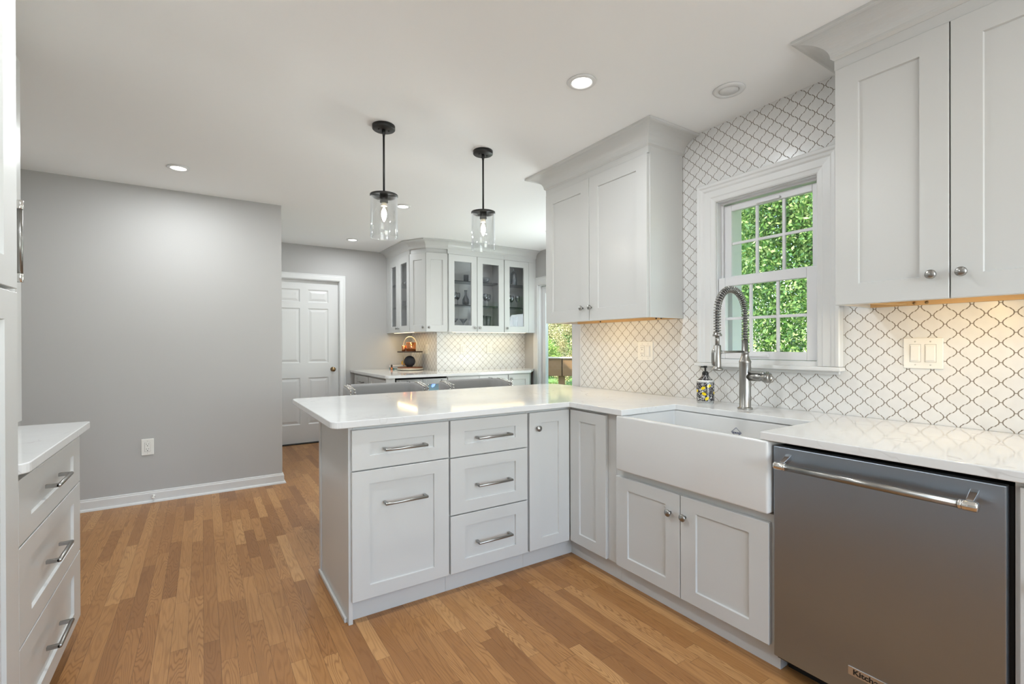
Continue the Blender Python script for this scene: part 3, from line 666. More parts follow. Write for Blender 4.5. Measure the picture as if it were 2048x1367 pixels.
# ---------------------------------------------------------------- soap bottle
t = thing('soap_bottle', 'patterned soap bottle with yellow lemons and a black pump by the sink', 'bottle', (2.364, 1.656, .914))
BX, BY = 2.364, 1.656
def bottle_mat():
    m = bpy.data.materials.new('lemon_print'); m.use_nodes = True; k = NT(m)
    x, y, z, p = k.pos(); dx = k.math('SUBTRACT', x, BX); dy = k.math('SUBTRACT', y, BY)
    ang = k.math('MULTIPLY', k.math('ARCTAN2', dy, dx), .046); zz = k.math('SUBTRACT', z, .914)
    v = k.n.new('ShaderNodeTexVoronoi'); v.inputs['Scale'].default_value = 55.; k.link(k.comb(ang, zz, 0.), v.inputs['Vector']); d = v.outputs['Distance']
    petals = k.math('GREATER_THAN', k.math('SINE', k.math('MULTIPLY', d, 26.)), .15)
    v2 = k.n.new('ShaderNodeTexVoronoi'); v2.inputs['Scale'].default_value = 190.; k.link(k.comb(ang, zz, 0.), v2.inputs['Vector'])
    speck = k.math('LESS_THAN', v2.outputs['Distance'], .30)
    f = k.math('MULTIPLY', k.math('MAXIMUM', k.math('MULTIPLY', petals, k.math('LESS_THAN', d, .42)), k.math('MULTIPLY', speck, k.math('GREATER_THAN', d, .3))), 1.)
    col = k.mix(f, (.018, .016, .022), (.66, .65, .62))
    lem = None; a0 = math.atan2(-BY, -BX)
    for da, h, tilt in ((.25, .088, .5), (.15, .056, -.4), (-.18, .031, .7), (-.42, .100, .3), (1.2, .07, .3), (-1.3, .06, -.5), (2.4, .08, .4), (-2.4, .05, .2)):
        a = a0-da; a = (a+PI) % (2*PI)-PI
        u = k.math('SUBTRACT', ang, a*.046); w = k.math('SUBTRACT', zz, h); ct, st = math.cos(tilt), math.sin(tilt)
        e = k.math('ADD', k.math('POWER', k.math('ABSOLUTE', k.math('ADD', k.math('MULTIPLY', u, ct/.012), k.math('MULTIPLY', w, st/.012))), 2.), k.math('POWER', k.math('ABSOLUTE', k.math('SUBTRACT', k.math('MULTIPLY', w, ct/.0078), k.math('MULTIPLY', u, st/.0078))), 2.))
        e = k.math('LESS_THAN', e, 1.); lem = e if lem is None else k.math('MAXIMUM', lem, e)
    col = k.mix(lem, col, (.80, .60, .01))
    band = k.math('MAXIMUM', k.math('LESS_THAN', k.math('ABSOLUTE', k.math('SUBTRACT', zz, .0095)), .0065), k.math('LESS_THAN', k.math('ABSOLUTE', k.math('SUBTRACT', zz, .121)), .004))
    chk = k.math('GREATER_THAN', k.math('SINE', k.math('MULTIPLY', k.math('ADD', ang, zz), 2100.)), 0.)
    col = k.mix(band, col, k.mix(chk, (.03, .03, .03), (.7, .7, .68)))
    w1 = k.math('MAXIMUM', k.math('LESS_THAN', zz, .004), k.math('LESS_THAN', k.math('ABSOLUTE', k.math('SUBTRACT', zz, .1275)), .0028))
    col = k.mix(w1, col, (.82, .82, .80)); k.link(col, k.b.inputs['Base Color']); k.b.inputs['Roughness'].default_value = .15; return m
MB().lathe([(.040, 0), (.044, .003), (.0455, .012), (.0465, .018), (.0465, .120), (.045, .125), (.043, .130), (.030, .140), (.020, .151), (.019, .158), (0, .158)], (BX, BY, .914), (0, 0, 1), 40).build('bottle_body', bottle_mat(), t)
zc = .914+.155
MB().lathe([(.0, 0), (.0175, 0), (.0175, .018), (.013, .020), (.013, .024), (.005, .025), (.005, .045), (0, .045)], (BX, BY, zc), (0, 0, 1), 24).box(BX-.007, BX+.007, BY-.007, BY+.007, zc+.043, zc+.055).box(BX-.040, BX, BY-.004, BY+.004, zc+.046, zc+.053).build('pump', blackm, t, bevel=.001)

# ================================================================= LEFT SIDE CABINETS
XF = -.438; fl = Fr(XF, 0, (0, 1))      # u = y
t = thing('drawer_cabinet', 'white cabinet with three drawers at the left edge, beyond the tall pantry', 'cabinet', (-.75, 2.3, 0))
MB().box(1.888, 2.700, -.62, -.021, .10, .882, fl).box(1.888, 2.700, -.62, -.06, 0, .10, fl).build('carcass', paint, t, bevel=.001, seg=1)
for a, b, hz in ((.676, .864, .781), (.388, .671, .530), (ZD0, .383, .243)):
    d = shaker(fl, 1.893, 2.697, a, b, ru=.118, rz=.060).build('drawer', paint, t); bar_pull(fl, 2.256, hz, .185, d, out=.034)
poly = rounded([(XF+.022, 1.872), (XF+.022, 2.786), (XL+.002, 2.786), (XL+.002, 1.872)], [.045, .015, 0, 0])
tag(MB().prism(poly, .884, .914).build('countertop', quartz, bevel=.003), 'short white quartz countertop over the left drawers', 'countertop')
t = thing('pantry_cabinet', 'tall white pantry cabinet with stacked doors cut by the left edge', 'cabinet', (-.75, 1.4, 0)); fq = Fr(-.430, 0, (0, 1))
MB().box(.95, 1.862, -.64, -.021, .10, ZC-.001, fq).box(.95, 1.862, -.64, -.08, 0, .10, fq).build('carcass', paint, t, bevel=.001, seg=1)
for a, b in ((.954, 1.404), (1.408, 1.858)):
    shaker(fq, a, b, .105, 1.395, ru=.103, rz=.078).build('door', paint, t); shaker(fq, a, b, 1.405, 2.40, ru=.105, rz=.078).build('door', paint, t)
t = thing('tall_cabinet', 'narrow sliver of tall white cabinet standing on the left counter, steel bar handle', 'cabinet', (-.87, 2.35, .914)); fh = Fr(-.643, 0, (0, 1))
MB().box(1.95, 2.832, -.44, -.021, .915, ZC-.001, fh).build('carcass', paint, t, bevel=.001, seg=1)
for a, b in ((1.954, 2.389), (2.393, 2.830)): shaker(fh, a, b, .93, 2.45, ru=.08, rz=.08).build('door', paint, t)
h = MB().cyl((-.600, 2.625, 1.515), (-.600, 2.625, 1.80), .0095, 20).build('handle', steel, t)
for z, s in ((1.497, 1), (1.818, -1)):
    m = MB().lathe([(0, 0), (.0115, 0), (.0120, .030), (.0110, .034)], (-.600, 2.625, z), (0, 0, s), 20).box(-.643, -.598, 2.617, 2.633, min(z, z+s*.016), max(z, z+s*.016)); m.build('handle_mount', chrome, t, bevel=.001, seg=1)

# ================================================================= BAR (far wall): base run
fD = Fr(0, 5.03, (1, 0)); fA = Fr(1.672, 0, (0, -1))
poly = rounded([(1.640, YB-.002), (1.640, 5.00), (3.53, 5.00), (XE-.002, 5.37), (XE-.002, 5.590), (2.490, 5.590), (2.490, YB-.002)], [0, .04, .004, 0, 0, 0, 0])
tag(MB().prism(poly, .884, .914).build('countertop', quartz, bevel=.002), 'white quartz counter wrapping the bar at the far wall', 'countertop')
t = thing('bar_base_cabinet', 'white base cabinet at the left end of the bar with a drawer handle', 'cabinet', (2.0, 5.9, 0))
MB().box(-YB+.004, -5.66, -.80, -.021, .10, .882, fA).box(-5.66, -5.064, -.058, -.021, .10, .882, fA).box(-YB+.004, -5.07, -.10, -.07, 0, .1, fA).build('carcass', paint, t)
for a, b in ((-6.38, -5.76), (-5.74, -5.07)):
    d = shaker(fA, a, b, .70, .860, ru=.10, rz=.035).build('drawer', paint, t)
    if a < -6: bar_pull(fA, -6.02, .783, .16, d)
    d = shaker(fA, a, b, .105, .694).build('door', paint, t)
t = thing('beverage_cooler', 'stainless two-door beverage cooler under the bar counter, blue display inside', 'cooler', (2.06, 5.3, 0))
MB().box(1.752, 2.370, -.52, -.03, .02, .868, fD).build('cabinet_body', darkgap, t)
glassdark = principled('dark_glass', (.03, .035, .04), .08, 0, .6)
for i, (a, b) in enumerate(((1.765, 2.064), (2.069, 2.366))):
    o = MB().box(a, a+.045, -.03, .0, .10, .862, fD).box(b-.045, b, -.03, .0, .10, .862, fD).box(a+.045, b-.045, -.03, 0, .80, .862, fD).box(a+.045, b-.045, -.03, 0, .10, .16, fD).build('door', fridgem, t, bevel=.002)
    if i == 0:
        MB().box(a+.045, b-.045, -.024, -.018, .16, .80, fD).build('glass', glassdark, o); MB().box(a+.10, b-.03, .0, .002, .806, .812, fD).build('vent', slot, o)
    else:
        MB().box(a+.045, b-.045, -.026, -.024, .16, .80, fD).build('glass', door_glass, o); MB().box(a+.045, b-.045, -.029, -.027, .16, .80, fD).build('liner', principled('cool_liner', (.25, .42, .50), .5), o)
        c = (a+b)/2-.01; MB().lathe([(0, 0), (.030, 0), (.026, .002), (0, .002)], fD(c, .785, -.0265), fD.N, 8, scale=(1.0, .62)).build('display', blue, o)
    bar_pull(fD, b-.02 if i == 0 else a+.02, .5, .40, o, vertical=True)
MB().box(1.70, 1.749, -.04, -.0, .0, .882, fD)
t = thing('bar_base_cabinet', 'white base cabinet in the middle of the bar with two doors', 'cabinet', (2.8, 5.3, 0))
MB().box(2.375, 3.205, -.55, -.021, .10, .882, fD).box(2.375, 3.205, -.54, -.09, 0, .10, fD).build('carcass', paint, t)
for a, b, kx in ((2.38, 2.79, 2.75), (2.794, 3.20, 2.835)):
    d = shaker(fD, a, b, .105, .868, ru=.07, rz=.16).build('door', paint, t); knob(fD, kx, .806, d)
t = thing('bar_base_cabinet', 'white base cabinet at the right end of the bar, angled side', 'cabinet', (3.4, 5.3, 0))
MB().prism([(3.207, 5.051), (3.535, 5.051), (XE-.01, 5.42), (XE-.01, 5.585), (3.207, 5.585)], .10, .882).build('carcass', paint, t)
d = shaker(fD, 3.21, 3.53, .105, .868, ru=.065, rz=.06).build('door', paint, t); knob(fD, 3.245, .815, d)
tag(MB().box(1.653, 1.749, -.03, -.0, .0, .882, fD).build('filler_panel', paint), 'white filler panel at the outer corner of the bar, left of the cooler', 'panel')

# ================================================================= BAR: wall cabinets
fWA = Fr(2.135, 0, (0, -1)); fWD = Fr(0, 5.31, (1, 0)); gz0, gz1 = ZU0, 2.355
def open_box(fr, a, b, dep, t, div=None):
    m = MB(); th = .018
    m.box(a, a+th, -dep, -.021, ZU0, ZUT, fr).box(b-th, b, -dep, -.021, ZU0, ZUT, fr).box(a+th, b-th, -dep, -.021, ZU0, ZU0+th, fr).box(a+th, b-th, -dep, -.021, 2.345, ZUT, fr)
    m.build('carcass', paint, t); MB().box(a+th, b-th, -dep, -dep+.006, ZU0+th, 2.345, fr).build('back_panel', paint_in, t)
    for z in (1.737, 2.038): MB().box(a+th, b-th, -dep+.01, -.030, z-.004, z+.004, fr).build('glass_shelf', principled('shelf_glass_edge', (.10, .13, .14), .1, 0, .8), t) if False else \
        MB().box(a+th, b-th, -dep+.01, -.030, z-.004, z+.004, fr).build('glass_shelf', shelf_mat, t)
shelf_mat = thin_glass('shelf_glass', (.30, .34, .36), 1.0)
def glass_door(fr, a, b, t, kx, kz=1.457):
    d = shaker(fr, a, b, ZU0, gz1, ru=.078, rz=.080, hole=True).build('door', paint, t); MB().box(a+.08, b-.08, -.014, -.010, ZU0+.078, gz1-.078, fr).build('glass', door_glass, d); knob(fr, kx, kz, d, .9)
t = thing('bar_wall_cabinet', 'white glass-door wall cabinet on the left side of the bar', 'cabinet', (2.3, 6.0, ZU0))
open_box(fWA, -YB+.004, -5.615, .352, t)
glass_door(fWA, -6.355, -6.010, t, -6.045); glass_door(fWA, -6.006, -5.618, t, -5.970); MB().box(-YB+.004, -6.36, -.021, 0, ZU0, gz1, fWA).box(-YB+.004, -5.615, -.021, -.004, gz1+.002, ZUT+.03, fWA).build('filler', paint, t)
P0, P1, P2 = (2.135, 5.602), (2.255, 5.378), (2.512, 5.310)
def seg_frame(a, b): return Fr(a[0], a[1], (b[0]-a[0], b[1]-a[1])), math.dist(a, b)
t = thing('bar_corner_cabinet', 'white solid-door corner wall cabinet of the bar, two angled narrow doors', 'cabinet', (2.35, 5.5, ZU0))
MB().prism([(2.157, 5.610), (2.268, 5.398), (2.514, 5.334), (2.514, 5.588), (2.486, 5.588), (2.486, 5.610)], ZU0, ZUT+.03).build('carcass', paint, t)
for (a, b), kk in (((P0, P1), 1), ((P1, P2), 0)):
    fr, w = seg_frame(a, b); d = shaker(fr, .004, w-.004, ZU0, gz1, ru=.055, rz=.08).build('door', paint, t); knob(fr, w-.035 if kk else .035, 1.457, d, .9)
t = thing('bar_wall_cabinet', 'white wall cabinet with a pair of glass doors in the middle of the bar', 'cabinet', (2.92, 5.45, ZU0))
open_box(fWD, 2.518, 3.324, .278, t); glass_door(fWD, 2.525, 2.918, t, 2.885); glass_door(fWD, 2.924, 3.320, t, 2.955)
MB().box(2.515, 3.324, -.021, -.004, gz1+.002, ZUT+.03, fWD).build('filler', paint, t)
t = thing('bar_wall_cabinet', 'white single glass-door wall cabinet at the right end of the bar', 'cabinet', (3.55, 5.45, ZU0))
open_box(fWD, 3.326, XE-.003, .278, t); glass_door(fWD, 3.330, 3.715, t, 3.365)
MB().box(3.326, XE-.003, -.021, -.004, gz1+.002, ZUT+.03, fWD).box(3.718, XE-.003, -.021, -.002, ZU0, gz1, fWD).build('filler', paint, t)
cp2 = crown_prof(.105, .098, ZC)
crown_p = [(2.139, YB-.002), (2.139, 5.604), (2.259, 5.382), (2.514, 5.314), (XE-.002, 5.314)]
tag(MB().sweep(crown_p, [(-o, h) for o, h in cp2], W3).build('crown_molding', paint), 'white cove crown molding wrapping the bar wall cabinets', 'crown molding')
for nm, loc, sz, dr_ in (('a', (2.2, 6.0, 1.400), (.02, .7), 0), ('d', (3.15, 5.36, 1.400), (1.1, .02), 1)):
    x, y, z = loc
    tt = thing('under_cabinet_light', 'warm light bar under the left side of the bar cabinets' if nm == 'a' else 'warm light bar under the glass-door bar cabinets', 'light', (x, y, 1.404))
    MB().box(x-sz[0]/2+.03, x+sz[0]/2+.03, y-sz[1]/2+.06, y+sz[1]/2+.06, 1.4005, 1.4035).build('led_bar', ledsoft, tt)
    area('led_light', (x+(.05 if nm == 'a' else 0), y+(.05 if nm == 'd' else 0), 1.393), sz[0], 1.6, (1, .72, .33), (0, 0, -1), sz[1], parent=tt)

# glassware in the cabinets
GOB = [(.001, 0), (.032, .001), (.030, .004), (.004, .008), (.004, .07), (.020, .085), (.034, .11), (.037, .14), (.033, .165), (.031, .165), (.035, .14), (.031, .112), (.017, .088), (.001, .078)]
MARTI = [(.001, 0), (.034, .001), (.032, .004), (.004, .008), (.004, .085), (.056, .150), (.054, .150), (.001, .088)]
BOWL = [(.001, 0), (.03, .001), (.05, .02), (.062, .05), (.06, .075), (.056, .075), (.057, .05), (.045, .022), (.001, .006)]
VASE = [(.001, 0), (.034, .001), (.036, .01), (.028, .05), (.036, .14), (.045, .20), (.042, .20), (.033, .14), (.025, .05), (.001, .012)]
CARAFE = [(.001, 0), (.035, .001), (.045, .03), (.045, .08), (.018, .13), (.016, .18), (.022, .20), (.020, .20), (.014, .18), (.016, .13), (.042, .08), (.042, .03), (.001, .006)]
CLOCHE = [(.045, 0), (.046, .02), (.046, .12), (.038, .17), (.015, .195), (.006, .20), (.008, .215), (.001, .222), (.001, .217), (.001, .192), (.014, .19), (.036, .167), (.043, .12), (.043, 0)]
TUMB = [(.001, 0), (.030, .001), (.036, .09), (.034, .09), (.028, .006), (.001, .005)]
protos = {}
def ware(kind, prof, x, y, z, label, group, name, cat='glass'):
    if kind not in protos:
        o = MB().lathe(prof, (0, 0, 0), (0, 0, 1), 20).build(name, ware_glass); o.location = (x, y, z); protos[kind] = o
    else: o = protos[kind].copy(); COL.objects.link(o); o.location = (x, y, z)
    return tag(o, label, cat, group)
s0, s1, s2 = ZU0+.0185, 1.7415, 2.0425
for x, y in ((2.66, 5.44), (2.74, 5.50)): ware('goblet', GOB, x, y, s1, 'stemmed glass behind the left bar door, middle shelf', 'stemmed glasses behind the left door', 'wine_glass')
for x, y in ((3.02, 5.46), (3.10, 5.42), (3.18, 5.48)): ware('goblet', GOB, x, y, s1, 'stemmed glass behind the middle bar door, middle shelf', 'stemmed glasses behind the middle door', 'wine_glass')
for x, y in ((3.46, 5.42), (3.54, 5.47), (3.61, 5.43)): ware('goblet', GOB, x, y, s1, 'stemmed glass behind the right bar door, middle shelf', 'stemmed glasses behind the right door', 'wine_glass')
for x, y in ((2.66, 5.44), (2.79, 5.44)): ware('martini', MARTI, x, y, s0, 'wide martini glass on the lowest shelf behind the left bar door', 'martini glasses', 'martini_glass')
ware('carafe', CARAFE, 2.83, 5.45, s1, 'tall clear carafe behind the left bar door', None, 'carafe', 'carafe')
ware('tumbler', TUMB, 2.82, 5.42, s2, 'small cut glass tumbler on the top shelf behind the left bar door', None, 'tumbler')
ware('bowl', BOWL, 3.11, 5.44, s2, 'sparkling crystal bowl on the top shelf behind the middle bar door', None, 'crystal_bowl', 'bowl')
ware('vase', VASE, 3.05, 5.44, s0, 'tall crystal vase at the bottom behind the middle bar door', None, 'crystal_vase', 'vase')
ware('vase', VASE, 3.17, 5.47, s0, 'second crystal vase, right of the taller one behind the middle bar door', None, 'crystal_vase', 'vase')
ware('cloche', CLOCHE, 3.55, 5.43, s2, 'tall glass dome on the top shelf behind the right bar door', None, 'glass_dome', 'dome')
ware('vase', VASE, 3.58, 5.44, s0, 'crystal vase at the bottom behind the right bar door', None, 'crystal_vase', 'vase')
tag(MB().lathe([(.03, 0), (.032, .01), (.022, .03), (.026, .14), (.034, .19), (0, .19)], (3.47, 5.44, s0), (0, 0, 1), 8, False).build('cut_glass_decanter', principled('dark_crystal', (.10, .10, .10), .1, 0, 1.)), 'dark faceted decanter at the bottom behind the right bar door', 'decanter')
for z in (s1, s2):
    for yy in (5.70, 5.80): ware('tumbler', TUMB, 2.27, yy, z, 'clear tumbler on a glass shelf in the left bar cabinet', 'tumblers in the left bar cabinet', 'tumbler')
ware('tumbler', TUMB, 2.27, 6.15, s1, 'clear tumbler behind the far door of the left bar cabinet', None, 'tumbler')

# ---------------------------------------------------------------- things on the bar counter
SX_, SY_ = 2.30, 6.02
t = thing('tiered_tray', 'two-tier round wooden stand with a cream arched handle on the bar counter', 'tray', (SX_, SY_, .914))
cream = principled('cream_metal', (.66, .60, .48), .35, .3)
MB().lathe([(.16, 0), (.172, .004), (.172, .020), (0, .020)], (SX_, SY_, .920), (0, 0, 1), 40).lathe([(.12, -.006), (.12, 0), (0, 0)], (SX_, SY_, .920), (0, 0, 1), 24).build('rim_tray', cream, t)
MB().lathe([(.0, 0), (.158, 0), (.162, .003), (.162, .014), (0, .014)], (SX_, SY_, .940), (0, 0, 1), 40).build('lower_tray', walnut, t)
MB().lathe([(.0, 0), (.162, 0), (.165, .003), (.165, .014), (0, .014)], (SX_, SY_, 1.146), (0, 0, 1), 40).build('upper_tray', ebony, t)
dirU = Vector((-.62, .78, 0)).normalized(); hw = .100
arch = [Vector((SX_, SY_, .935))+dirU*hw, Vector((SX_, SY_, 1.20))+dirU*hw]+[Vector((SX_, SY_, 1.235))+dirU*(hw*math.cos(a))+Vector((0, 0, .118*math.sin(a))) for a in [PI*i/16 for i in range(17)]]+[Vector((SX_, SY_, 1.20))-dirU*hw, Vector((SX_, SY_, .935))-dirU*hw]
MB().tube(arch, .0065, 8).build('arched_handle', cream, t)
tag(MB().lathe([(.060, 0), (.064, .003), (.066, .115), (.062, .117), (.060, .110), (0, .110)], (SX_+.008, SY_-.01, 1.161), (0, 0, 1), 32).build('copper_canister', copper), 'shiny copper canister on the upper tray of the stand', 'canister')
tag(MB().lathe([(.022, 0), (.025, .003), (.026, .075), (.023, .076), (.022, .07), (0, .07)], (SX_-.075, SY_+.035, 1.161), (0, 0, 1), 24).build('copper_cup', copper), 'small copper cup left of the larger copper canister', 'cup')
sp = thing('smart_speaker', 'dark round ball-shaped speaker on the lower tray of the stand', 'speaker', (SX_-.01, SY_-.01, .955))
MB().sphere((SX_-.01, SY_-.01, 1.028), .0735).build('sphere_body', principled('charcoal_mesh', (.028, .030, .035), .75, bump=(500, .3)), sp); MB().lathe([(0, 0), (.042, 0), (.042, .008), (0, .008)], (SX_-.01, SY_-.01, .9545), (0, 0, 1), 24).build('base', blackm, sp)
bk = principled('teal_cover', (.04, .26, .27), .5); bkw = principled('white_cover', (.72, .66, .64), .5)
for nm, z0, z1, mt, lb, dx in (('book', .9145, .936, bk, 'teal book lying under the white book on the bar counter', 0), ('book', .9365, .966, bkw, 'white book stacked on the teal book left of the tiered stand', -.008)):
    t = thing(nm, lb, 'book', (2.26, 6.33, z0)); th = .003
    MB().box(2.16+dx, 2.36+dx, 6.24, 6.43, z0, z0+th).box(2.16+dx, 2.36+dx, 6.24, 6.43, z1-th, z1).box(2.16+dx, 2.164+dx, 6.24, 6.43, z0+th, z1-th).build('cover', mt, t)
    MB().box(2.165+dx, 2.356+dx, 6.244, 6.426, z0+th, z1-th).build('pages', principled('paper', (.7, .68, .62), .8), t)
t = thing('gold_ornament', 'small gold apple-shaped ornament on the white book', 'ornament', (2.325, 6.31, .966))
MB().lathe([(.012, 0), (.034, .010), (.042, .030), (.038, .052), (.022, .064), (.006, .060), (0, .058)], (2.325, 6.31, .9665), (0, 0, 1), 28).build('body', gold, t); MB().tube([(2.325, 6.31, 1.022), (2.327, 6.31, 1.040), (2.333, 6.31, 1.055)], .003, 8).build('stem', gold, t)
t = thing('bottle_stopper', 'tiny dark and copper bottle stopper standing left of the books', 'stopper', (2.115, 6.21, .914))
MB().lathe([(.010, 0), (.016, .006), (.018, .018), (.012, .032), (.006, .038)], (2.115, 6.21, .9145), (0, 0, 1), 20).build('base', copper, t); MB().lathe([(.006, .036), (.011, .044), (.012, .056), (.006, .068), (0, .070)], (2.115, 6.21, .9145), (0, 0, 1), 20).build('top', ebony, t)

# ================================================================= STOOLS
legm = principled('espresso_legs', (.05, .03, .02), .4)
nailm = principled('nailheads', (.68, .66, .62), .2, 1.)
def make_stool(x, y):
    t = thing('bar_stool', 'grey upholstered stool with nailhead trim at the peninsula, left of the pair', 'stool', (x, y, 0), 'stools at the peninsula'); t['label'] = 'grey upholstered wingback counter stool with nailhead trim, left of the two'
    m = MB().box(-.25, .25, -.24, .22, .58, .66); m.build('seat', fabric, t, bevel=.03, seg=4, local=True)
    bw = .305; yb = .255
    # curved back: plan path from the left wing front round the back to the right wing front
    path = [(-bw, -.03), (-bw, .08)]+[(-bw+.10*(1-math.cos(a)), .12+(yb-.12)*math.sin(a)) for a in [PI/2*i/6 for i in range(7)]]
    path += [(-p[0], p[1]) for p in path[::-1]]
    th = .055; V = []; n = len(path); m = MB(); pv = [Vector(p) for p in path]
    for i, p in enumerate(pv):
        d = (pv[min(i+1, n-1)]-pv[max(i-1, 0)]).normalized(); nn = Vector((d.y, -d.x))
        side = abs(p.x) > bw-.02; ztop = .945 if p.y > .10 else .945-.02*(1-(p.y+.03)/.13)
        prof = [(0, .60), (0, ztop-.02), (.008, ztop-.006), (.022, ztop), (.035, ztop), (.047, ztop-.006), (th, ztop-.02), (th, .60)]
        for o, z in prof: q = p+nn*o; V.append((q.x, q.y, z))
    k = 8; fs = [(i*k+j, (i+1)*k+j, (i+1)*k+(j+1) % k, i*k+(j+1) % k) for i in range(n-1) for j in range(k)]+[list(range(k))[::-1], [(n-1)*k+j for j in range(k)]]
    m.add(V, fs, True); m.build('backrest', fabric, t, local=True)
    # welt seams
    for s in (-1, 1): MB().box(s*.235-.0025, s*.235+.0025, .198, .262, .62, .9475).build('seam', principled('seam_welt', (.10, .10, .10), .9), t, local=True)
    for s in (-1, 1):
        m = MB()
        for i in range(14):
            zz = .935-i*.021
            for yy in (-.036, ): m.sphere((s*(bw-.012), yy, zz), .0075, seg=8, rings=5); m.sphere((s*(bw-.040), yy, zz-.010), .0075, seg=8, rings=5)
        for i in range(9):
            yy = -.02+i*.021
            m.sphere((s*(bw-.014), yy, .942-max(0, (.10-yy))*.15), .0075, seg=8, rings=5); m.sphere((s*(bw-.040), yy+.01, .944-max(0, (.10-yy))*.15), .0075, seg=8, rings=5)
        m.build('nailhead_trim', nailm, t, local=True)
    for sx in (-1, 1):
        for sy in (-1, 1):
            MB().add([(sx*.225+a*.017, sy*.20-.01+b*.017, 0) for a, b in ((-1, -1), (1, -1), (1, 1), (-1, 1))]+[(sx*.215+a*.022, sy*.19-.01+b*.022, .585) for a, b in ((-1, -1), (1, -1), (1, 1), (-1, 1))], [(3, 2, 1, 0), (4, 5, 6, 7), (0, 1, 5, 4), (1, 2, 6, 5), (2, 3, 7, 6), (3, 0, 4, 7)]).build('leg', legm, t, bevel=.002, local=True)
    MB().box(-.205, .205, -.215, -.195, .20, .235).build('footrest', legm, t, bevel=.003, local=True)
    for sx in (-1, 1): MB().box(sx*.22-.01, sx*.22+.01, -.185, .165, .26, .29).build('stretcher', legm, t, bevel=.002, local=True)
    return t
st = make_stool(1.175, 3.50)
s2_ = copy_tree(st); s2_.location = (1.950, 3.50, 0); s2_['label'] = 'grey upholstered wingback counter stool with nailhead trim, right of the two'

# ================================================================= PENDANTS AND DOWNLIGHTS
def make_pendant(x, y, label):
    t = thing('pendant_light', label, 'pendant light', (x, y, ZC), 'pendant lights over the peninsula'); z = -ZC
    Lz = lambda zz: (0, 0, zz-ZC)
    MB().lathe([(.064, 0), (.064, -.020), (.061, -.023), (0, -.023)], (0, 0, -.0005), (0, 0, 1), 40).build('canopy', blackm, t, local=True)
    MB().lathe([(.0, 0), (.010, 0), (.010, -.022), (.007, -.030), (.0075, -.036), (0, -.036)], (0, 0, -.022), (0, 0, 1), 16).lathe([(0, 0), (.004, 0), (.004, -.006), (0, -.008)], (.03, 0, -.022), (0, 0, 1), 10).lathe([(0, 0), (.004, 0), (.004, -.006), (0, -.008)], (-.03, 0, -.022), (0, 0, 1), 10).build('swivel', blackm, t, local=True)
    MB().cyl(Lz(2.455), Lz(2.125), .0058, 14).build('rod', blackm, t, local=True)
    MB().lathe([(0, 0), (.011, 0), (.011, -.016), (.0785, -.018), (.0785, -.027), (.074, -.027), (.074, -.022), (0, -.022)], Lz(2.128), (0, 0, 1), 44).build('holder_disc', blackm, t, local=True)
    MB().lathe([(.0, 0), (.022, 0), (.023, -.040), (.020, -.042), (0, -.042)], Lz(2.106), (0, 0, 1), 24).build('socket', blackm, t, local=True)
    MB().lathe([(.0770, 0), (.0770, -.236), (.0762, -.2385), (.0740, -.2385), (.0735, -.236), (.0735, 0)], Lz(2.102), (0, 0, 1), 56).build('glass_shade', shade_glass, t, local=True)
    b = MB().lathe([(.0, 0), (.013, 0), (.014, -.012), (.021, -.030), (.0225, -.048), (.016, -.078), (.007, -.100), (0, -.106)], Lz(2.064), (0, 0, 1), 24).build('bulb', thin_glass('bulb_glass', (.98, .96, .93), 1.), t, local=True)
    MB().lathe([(0, 0), (.003, -.004), (.011, -.022), (.0155, -.042), (.011, -.066), (.004, -.082), (0, -.086)], Lz(2.042), (0, 0, 1), 16).build('filament', bulbm, b, local=True); MB().lathe([(0, 0), (.0138, 0), (.0148, -.012), (.017, -.020), (0, -.020)], Lz(2.0655), (0, 0, 1), 20).build('bulb_base', principled('ivory_base', (.62, .55, .42), .5), b, local=True)
    return t
p = make_pendant(.882, 2.712, 'black pendant with clear glass cylinder shade, left and nearer of the two')
q = copy_tree(p); q.location = (1.542, 2.719, ZC); q['label'] = 'black pendant with clear glass cylinder shade, right of the two'
ring = [(.050, -.0005), (.068, -.0005), (.070, -.003), (.066, -.007), (.052, -.009), (.048, -.006), (.046, -.001)]
def downlight(x, y, label, lit=True, w=DOWN_W, first=[None]):
    t = thing('recessed_light', label, 'recessed light', (x, y, ZC), 'recessed ceiling lights')
    MB().lathe(ring+[ring[0]], (x, y, ZC), (0, 0, 1), 40).build('trim_ring', trimp, t)
    MB().lathe([(0, -.003), (.048, -.003), (.048, -.0008), (0, -.0008)], (x, y, ZC), (0, 0, 1), 32).build('lens', led if lit else principled('unlit_lens', (.78, .77, .75), .5), t)
    if lit: area('downlight_lamp', (x, y, ZC-.012), .085, w, (.935, .975, 1), shape='DISK', parent=t)
    return t
downlight(1.536, 1.745, 'lit recessed light nearest the camera, above the sink side', w=8.5)
downlight(-.137, 4.133, 'lit recessed light in front of the grey wall', w=13.)
downlight(1.539, 4.191, 'lit recessed light seen beside the left pendant shade', w=10.)
downlight(1.517, 5.849, 'lit recessed light before the white door', w=9.)
downlight(3.275, 4.23, 'recessed light peeking past the wall cabinet on the far ceiling', w=7.)
downlight(-.05, 1.75, 'recessed light added overhead as fill, above the frame', w=15.)  # out of view, added to brighten the room
downlight(1.536, .1, 'recessed light added behind the camera as fill, sink side', w=1.); downlight(-.05, .1, 'recessed light added behind the camera as fill, pantry side', w=2.)  # unseen pair added for weak fill near the camera
downlight(1.5, -1.5, 'recessed light added farthest behind the camera as fill, sink side'); downlight(-.05, -1.5, 'recessed light added farthest behind the camera as fill, pantry side')  # unseen pair added for fill from the rear
t = thing('recessed_light', 'unlit recessed ceiling light above the sink window', 'recessed light', (2.200, 1.405, ZC))
